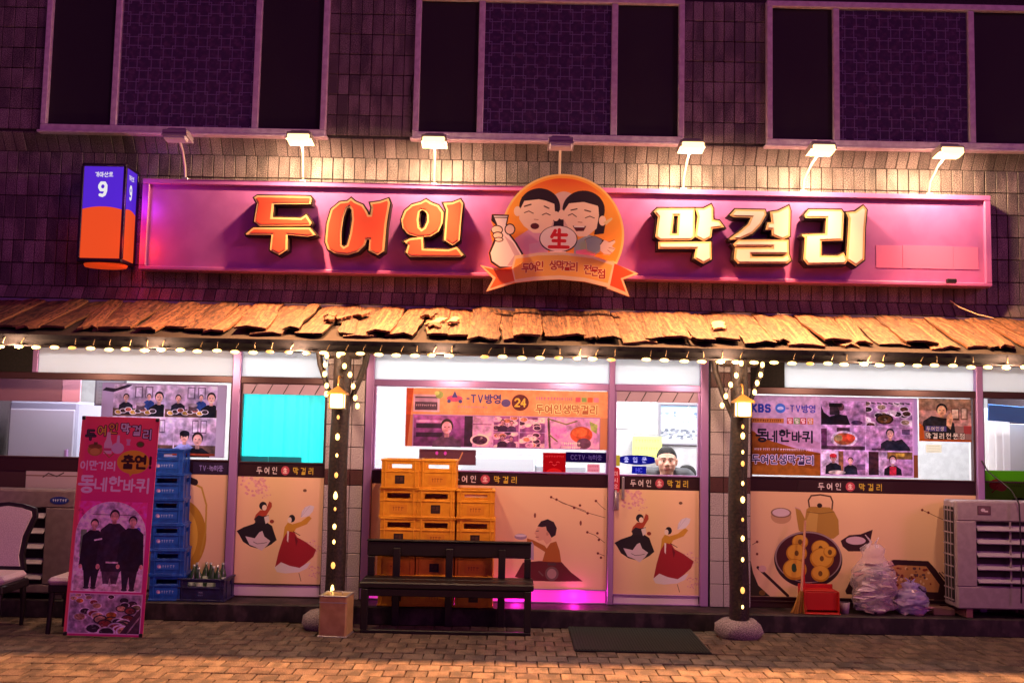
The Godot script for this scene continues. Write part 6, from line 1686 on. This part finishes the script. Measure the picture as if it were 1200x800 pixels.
func trash_bag(at: Vector3, s: Vector3, label: String, film: Color, bits: int, sd: int):
	var o := thing("rubbish_bag", label, "bag", at)
	var rg := RandomNumberGenerator.new(); rg.seed = sd
	var b := MB.new()
	for k in bits:
		var y := rg.randf() * s.y * .8 + .03; var a := rg.randf() * TAU; var q := sqrt(rg.randf()) * .8
		var c := Vector3(cos(a) * s.x * q, y, sin(a) * s.z * q); var r := rg.randf_range(.018, .046)
		b.tint([Color(.66, .5, .56), Color(.75, .62, .66), Color(.4, .2, .24), Color(.16, .12, .22), Color(.66, .46, .42), Color(.7, .56, .62), Color(.75, .64, .66)][rg.randi() % 7])
		var bits_xf := Transform3D(Basis.from_euler(Vector3(rg.randf() * 6, rg.randf() * 6, rg.randf() * 6)).scaled(Vector3(rg.randf_range(.8, 2.2), rg.randf_range(.5, 1.1), 1.0)), c)
		var crumple := []
		for w in 8: crumple.append(bits_xf * (Vector3(rg.randf_range(-1, 1), rg.randf_range(-1, 1), rg.randf_range(-1, 1)) * r * 1.5))
		for w in 7: b.face([crumple[w], crumple[(w + 1) % 8], crumple[(w + 3) % 8]], Vector3(0, .2, 1)); b.face([crumple[w], crumple[(w + 2) % 8], crumple[(w + 5) % 8]], Vector3(0, 1, .3))
	var m := mat(Color.WHITE, .7); m.vertex_color_use_as_albedo = true
	obj("litter", b, m, o)
	b = MB.new()
	var prof := []
	for k in 15:
		var t := k / 14.0
		var r := s.x * (.86 + .2 * sin(t * 2.6)) * (1.0 if t < .7 else lerpf(1.0, .5, (t - .7) / .3))
		prof.append(Vector2(0.0 if k == 0 else r, t * s.y))
	prof.append(Vector2(s.x * .62, s.y * 1.12)); prof.append(Vector2(s.x * .3, s.y * 1.2))
	b.lathe(Vector3.ZERO, prof, 22, Vector2(1, s.z / s.x), .1, sd)
	var f := mat(film, .22); f.transparency = BaseMaterial3D.TRANSPARENCY_ALPHA
	if film.a < .9: f.roughness = .3
	obj("film", b, f, o)
	b = MB.new(); b.tube([Vector3(-s.x * .3, s.y * 1.14, 0), Vector3(-s.x * .1, s.y * 1.24, .01), Vector3(-s.x * .4, s.y * 1.36, .02)], .018, .004, 6); b.tube([Vector3(s.x * .2, s.y * 1.14, 0), Vector3(s.x * .1, s.y * 1.22, .01), Vector3(s.x * .3, s.y * 1.32, .0)], .018, .004, 6)
	var tm := mat(Color(film.r, film.g, film.b, minf(film.a + .25, 1)), .3); tm.transparency = BaseMaterial3D.TRANSPARENCY_ALPHA if tm.albedo_color.a < 1 else BaseMaterial3D.TRANSPARENCY_DISABLED
	obj("knot", b, tm, o)

func aircon(at: Vector3, label: String, right: bool):
	var o := thing("outdoor_unit", label, "air conditioner", at)
	var w := .82; var h := .96 if right else .92; var d := .28
	var m := noisy(.02, [H("92828c") if right else H("6c5860"), H("9c8c96") if right else H("76626a")], [.3, .7], 130, 1.0, .5); var dark := mat(H("1a1216"), .7)
	var x0 := -w / 2; var x1 := w / 2
	var lx0 := x0 + .18 if right else x0 + .2; var lx1 := x1 - .05 if right else x0 + .56
	var y0 := .2 if right else .08; var y1 := .78 if right else .76
	var b := MB.new()
	b.box(Vector3(x0, 0, -d / 2), Vector3(x1, h, d / 2 - .05), .015)
	b.box(Vector3(x0, y1, d / 2 - .05), Vector3(x1, h, d / 2), .012); b.box(Vector3(x0, 0, d / 2 - .05), Vector3(x1, y0, d / 2), .012)
	b.box(Vector3(x0, y0, d / 2 - .05), Vector3(lx0, y1, d / 2), .006); b.box(Vector3(lx1, y0, d / 2 - .05), Vector3(x1, y1, d / 2), .006)
	obj("casing", b, m, o)
	b = MB.new(); b.box(Vector3(lx0, y0, d / 2 - .049), Vector3(lx1, y1, d / 2 - .044)); obj("fan_opening", b, dark, o)
	var n := 5
	for k in n:
		var y: float = y0 + (y1 - y0) * (k + .5) / n
		b = MB.new(); b.box(Vector3(lx0 + .008, -.045, -.006), Vector3(lx1 - .008, .045, .006), .002, Transform3D(Basis.from_euler(Vector3(-1.0, 0, 0)), Vector3(0, y, d / 2 - .022)))
		obj("louvre", b, mat(H("a89cac"), .4), o)
	if right:
		b = MB.new(); b.box(Vector3(lx0 + .3, y0, d / 2 - .012), Vector3(lx0 + .315, y1, d / 2 - .002)); obj("louvre_brace", b, m, o)
		# finned left side behind a wire grid
		b = MB.new(); b.box(Vector3(x0 - .004, .05, -d / 2 + .02), Vector3(x0 - .001, h - .06, d / 2 - .06)); obj("fin_block", b, dark, o)
		for k in 9:
			b = MB.new(); var y := .06 + k * .1
			b.box(Vector3(x0 - .012, y, -d / 2 + .02), Vector3(x0 - .004, y + .012, d / 2 - .06)); obj("side_bar", b, m, o)
		for k in 3:
			b = MB.new(); b.box(Vector3(x0 - .013, .05, -d / 2 + .05 + k * .06), Vector3(x0 - .005, h - .06, -d / 2 + .056 + k * .06)); obj("side_wire", b, m, o)
		var im := paper(96, 64, H("4a2c38")); rect(im, 6, 6, 84, 52, H("6a4a58")); disc(im, 40, 30, 16, 12, H("c8b8c8")); rect(im, 50, 34, 26, 10, H("d8ccd4"))
		b = MB.new(); b.sheet(x0 + .19, x0 + .31, .84, .92, d / 2 - .002, d / 2 + .003); obj("badge", b, printed(im), o)
	else:
		b = MB.new()
		var ov := PackedVector2Array()
		for k in 32: ov.append(Vector2(x0 + .68 + .085 * cos(TAU * k / 32), .83 + .034 * sin(TAU * k / 32)))
		b.extrude(ov, [], d / 2 - .002, d / 2 + .004, Vector2(x0 + .595, .864), Vector2(1 / .17, -1 / .068))
		var im := paper(170, 68, H("1c2a7a")); scribble(im, 24, 22, 120, 24, H("c4c8e4"), 5); obj("badge", b, printed(im, .3), o)
	for s in [-1, 1]:
		b = MB.new(); b.box(Vector3(s * .3 - .03, -.08 if right else -.05, -d / 2), Vector3(s * .3 + .03, 0, d / 2 - .01), .004); obj("foot", b, mat(H("7a4a50") if right else H("4a3a40"), .6), o)

func on_the_pavement():
	# bench
	var o := thing("bench", "long black wooden bench with a low back in front of the yellow crates", "bench", Vector3(-.52, 0, .58), 0)
	var b := MB.new()
	for k in 2:
		b = MB.new(); b.box(Vector3(-.75, .375, -.2 + k * .205), Vector3(.75, .43, -.005 + k * .205), .01); obj("seat_board", b, M.black, o)
	for z in [.15, -.185]: bar("apron", -.72, .72, .31, .375, z, z + .035, M.black, o, .006)
	b = MB.new(); b.box(Vector3(-.74, .6, -.215), Vector3(.73, .735, -.18), .012); obj("back_board", b, M.black, o)
	b = MB.new(); b.box(Vector3(-.745, .73, -.225), Vector3(.735, .75, -.165), .008); obj("back_rail", b, M.black, o)
	for x in [-.47, .0, .47]:
		b = MB.new(); b.box(Vector3(x - .032, 0, -.17), Vector3(x + .032, .68, -.13), .005); obj("back_leg", b, M.black, o)
	for x in [-.7, .7]:
		b = MB.new(); b.box(Vector3(x - .03, .03, .155), Vector3(x + .03, .375, .2), .005); obj("front_leg", b, M.black, o)
		b = MB.new(); b.box(Vector3(x - .03, .43, -.2), Vector3(x + .03, .6, -.165), .005); obj("back_post", b, M.black, o)
	b = MB.new(); b.box(Vector3(-.73, .0, .155), Vector3(.73, .03, .2), .005); obj("foot_rail", b, M.black, o)
	# square tin
	o = thing("square_tin", "tall square metal tin can on the pavement in front of the left pole", "tin", Vector3(-1.44, 0, .86), -.1)
	var tin := noisy(.03, [H("b0925e"), H("bc9e68"), H("c4a872")], [.25, .55, .85], 140, .6, .35); tin.metallic = .15
	b = MB.new(); b.box(Vector3(-.118, .004, -.118), Vector3(.118, .335, .118), .012); obj("body", b, tin, o)
	for y in [.0, .33]:
		b = MB.new()
		b.box(Vector3(-.124, y, .1), Vector3(.124, y + .012, .124), .003); b.box(Vector3(-.124, y, -.124), Vector3(.124, y + .012, -.1), .003); b.box(Vector3(-.124, y, -.1), Vector3(-.1, y + .012, .1), .003); b.box(Vector3(.1, y, -.1), Vector3(.124, y + .012, .1), .003)
		obj("seam", b, M.steel, o)
	bar("crease", -.12, .12, .28, .29, .1185, .122, M.steel, o, .001)
	b = MB.new(); b.tube([Vector3(-.05, .335, 0), Vector3(-.045, .36, 0), Vector3(.045, .36, 0), Vector3(.05, .335, 0)], .005, .005, 6); obj("handle", b, M.steel, o)
	# door mat
	o = thing("door_mat", "dark green black ribbed rubber mat on the pavement before the door", "mat", Vector3(1.1, 0, .86), .0)
	b = MB.new(); b.box(Vector3(-.55, .0, -.46), Vector3(.55, .016, .46), .006); obj("mat", b, mat(H("121a18"), .9), o)
	var rb := mat(H("16201c"), .95)
	for k in 44: bar("rib", -.54 + k * .0247, -.528 + k * .0247, .016, .021, -.45, .45, rb, o, .001)
	# standee: a printed sheet on a folding stand
	o = thing("pink_standee", "pink roll up banner stand with a photograph of three people, on the pavement", "banner stand", Vector3(-3.27, 0, 1.2), .0)
	var xf := Transform3D(Basis.from_euler(Vector3(-.05, .02, -.012)), Vector3(0, .02, 0))
	b = MB.new(); b.sheet(-.32, .32, .0, 1.775, -.003, .003, xf); obj("printed_sheet", b, printed(print_standee(), .4), o)
	for s in [-1, 1]:
		b = MB.new(); b.tube([xf * Vector3(-.3 * s, .02, -.03 - .008 * s), xf * Vector3(.29 * s, 1.76, -.014 - .006 * s)], .007, .007, 6); obj("cross_pole", b, M.black, o)
	b = MB.new(); b.tube([xf * Vector3(0, .9, -.03), Vector3(0, .02, -.42)], .009, .009, 6); obj("rear_leg", b, M.black, o)
	for q in [[-.305, 1.76], [.305, 1.76], [-.305, .015], [.305, .015]]:
		b = MB.new(); b.cbox(q[0], q[1], .004, .03, .03, .014, .004, xf); obj("corner_clip", b, M.black, o)
	# chair at the left edge, and a stool behind the standee
	o = thing("ornate_chair", "carved dark wood chair with pale upholstered back at the left edge", "chair", Vector3(-4.36, 0, .95), .0)
	var wood := mat(H("140c10"), .4); var cloth := noisy(.05, [H("a894a4"), H("c0acba")], [.3, .7], 142, 3, .8)
	var back := [-.2, .42, -.17, .55, -.185, .7, -.25, .88, -.235, .95, -.12, .985, 0, 1.0, .12, .985, .235, .95, .25, .88, .185, .7, .17, .55, .2, .42]
	var pb := PackedVector2Array(V(back).map(func(q): return q))
	if Geometry2D.is_polygon_clockwise(pb): pb.reverse()
	var lean := Transform3D(Basis.from_euler(Vector3(-.1, 0, 0)), Vector3(0, .04, -.2))
	b = MB.new(); b.extrude(pb, [], -.02, .02); var bo := obj("back_frame", b, wood, o); bo.transform = lean
	b = MB.new()
	for q in Geometry2D.offset_polygon(pb, -.035): b.extrude(q, [], .02, .04)
	bo = obj("back_cushion", b, cloth, o); bo.transform = lean
	b = MB.new(); b.box(Vector3(-.24, .4, -.2), Vector3(.24, .47, .24), .03); obj("seat", b, cloth, o)
	b = MB.new(); b.box(Vector3(-.25, .33, -.21), Vector3(.25, .4, .25), .01); obj("seat_rail", b, wood, o)
	for q in [[-.21, -.18], [.21, -.18], [-.21, .21], [.21, .21]]:
		b = MB.new(); b.tube([Vector3(q[0], .35, q[1]), Vector3(q[0] * 1.03, .18, q[1] * 1.06), Vector3(q[0] * .98, .0, q[1] * 1.1)], .028, .018, 8); obj("leg", b, wood, o)
	o = thing("padded_stool", "dark legged stool with a pale seat half hidden behind the pink standee", "stool", Vector3(-3.6, 0, .92))
	b = MB.new(); b.box(Vector3(-.2, .4, -.18), Vector3(.2, .46, .18), .025); obj("seat", b, cloth, o)
	b = MB.new(); b.box(Vector3(-.19, .34, -.17), Vector3(.19, .4, .17), .006); obj("seat_rail", b, wood, o)
	for q in [[-.165, -.14], [.165, -.14], [-.165, .14], [.165, .14]]:
		b = MB.new(); b.tube([Vector3(q[0], .36, q[1]), Vector3(q[0] * 1.08, .0, q[1] * 1.08)], .026, .02, 8); obj("leg", b, wood, o)
	# leaves of a street tree that hang into the top of the picture
	o = thing("tree_branch", "drooping twigs with small dark leaves hanging in front of the upper wall", "branch", Vector3(-1.9, 4.86, 3.4))
	var leafm := mat(H("3a4a14"), .6); leafm.backlight_enabled = true; leafm.backlight = Color(.3, .3, .1)
	var leaf := MB.new()
	leaf.face([Vector3(0, 0, 0), Vector3(.022, .03, .004), Vector3(.018, .065, 0), Vector3(0, .1, -.006)], Vector3.BACK); leaf.face([Vector3(0, 0, 0), Vector3(0, .1, -.006), Vector3(-.018, .065, 0), Vector3(-.022, .03, .004)], Vector3.BACK)
	var lm := leaf.done(); lm.surface_set_material(0, leafm)
	for q in [[0, .0, 15], [.16, .08, 8], [3.25, .26, 5], [4.55, .2, 5]]:
		b = MB.new(); b.tube([Vector3(q[0] - .25, q[1] + .42, 0), Vector3(q[0] - .1, q[1] + .2, .05), Vector3(q[0], q[1], .05)], .007, .003, 5); obj("twig", b, M.trunk, o)
		for k in q[2]:
			var t := rng.randf()
			var lf := obj("leaf", lm, null, o, Vector3(q[0] - .25 * t + rng.randf_range(-.08, .08), q[1] + .3 * t * t + rng.randf_range(-.03, .06), .03 + rng.randf_range(-.08, .08)))
			lf.rotation = Vector3(rng.randf_range(-1, 1), rng.randf_range(-1, 1), rng.randf_range(1.6, 4.6))
			lf.scale = Vector3.ONE * rng.randf_range(.7, 1.15)
	b = MB.new(); b.tube([Vector3(-.25, .42, 0), Vector3(.8, .6, 0), Vector3(2.4, .72, -.05), Vector3(3.0, .68, 0), Vector3(4.3, .62, 0), Vector3(5.5, .9, .1)], .012, .03, 6); obj("bough", b, M.trunk, o)

func people():
	sitting_man("man in a dark jacket sitting behind the door glass, looking out", Vector3(1.575, .18, -.62), -.1, 1.06, .05, .115)
	sitting_man("person behind the door glass of whom only the black hair shows", Vector3(1.83, .156, -.75), -.5, .93, .05, .1)
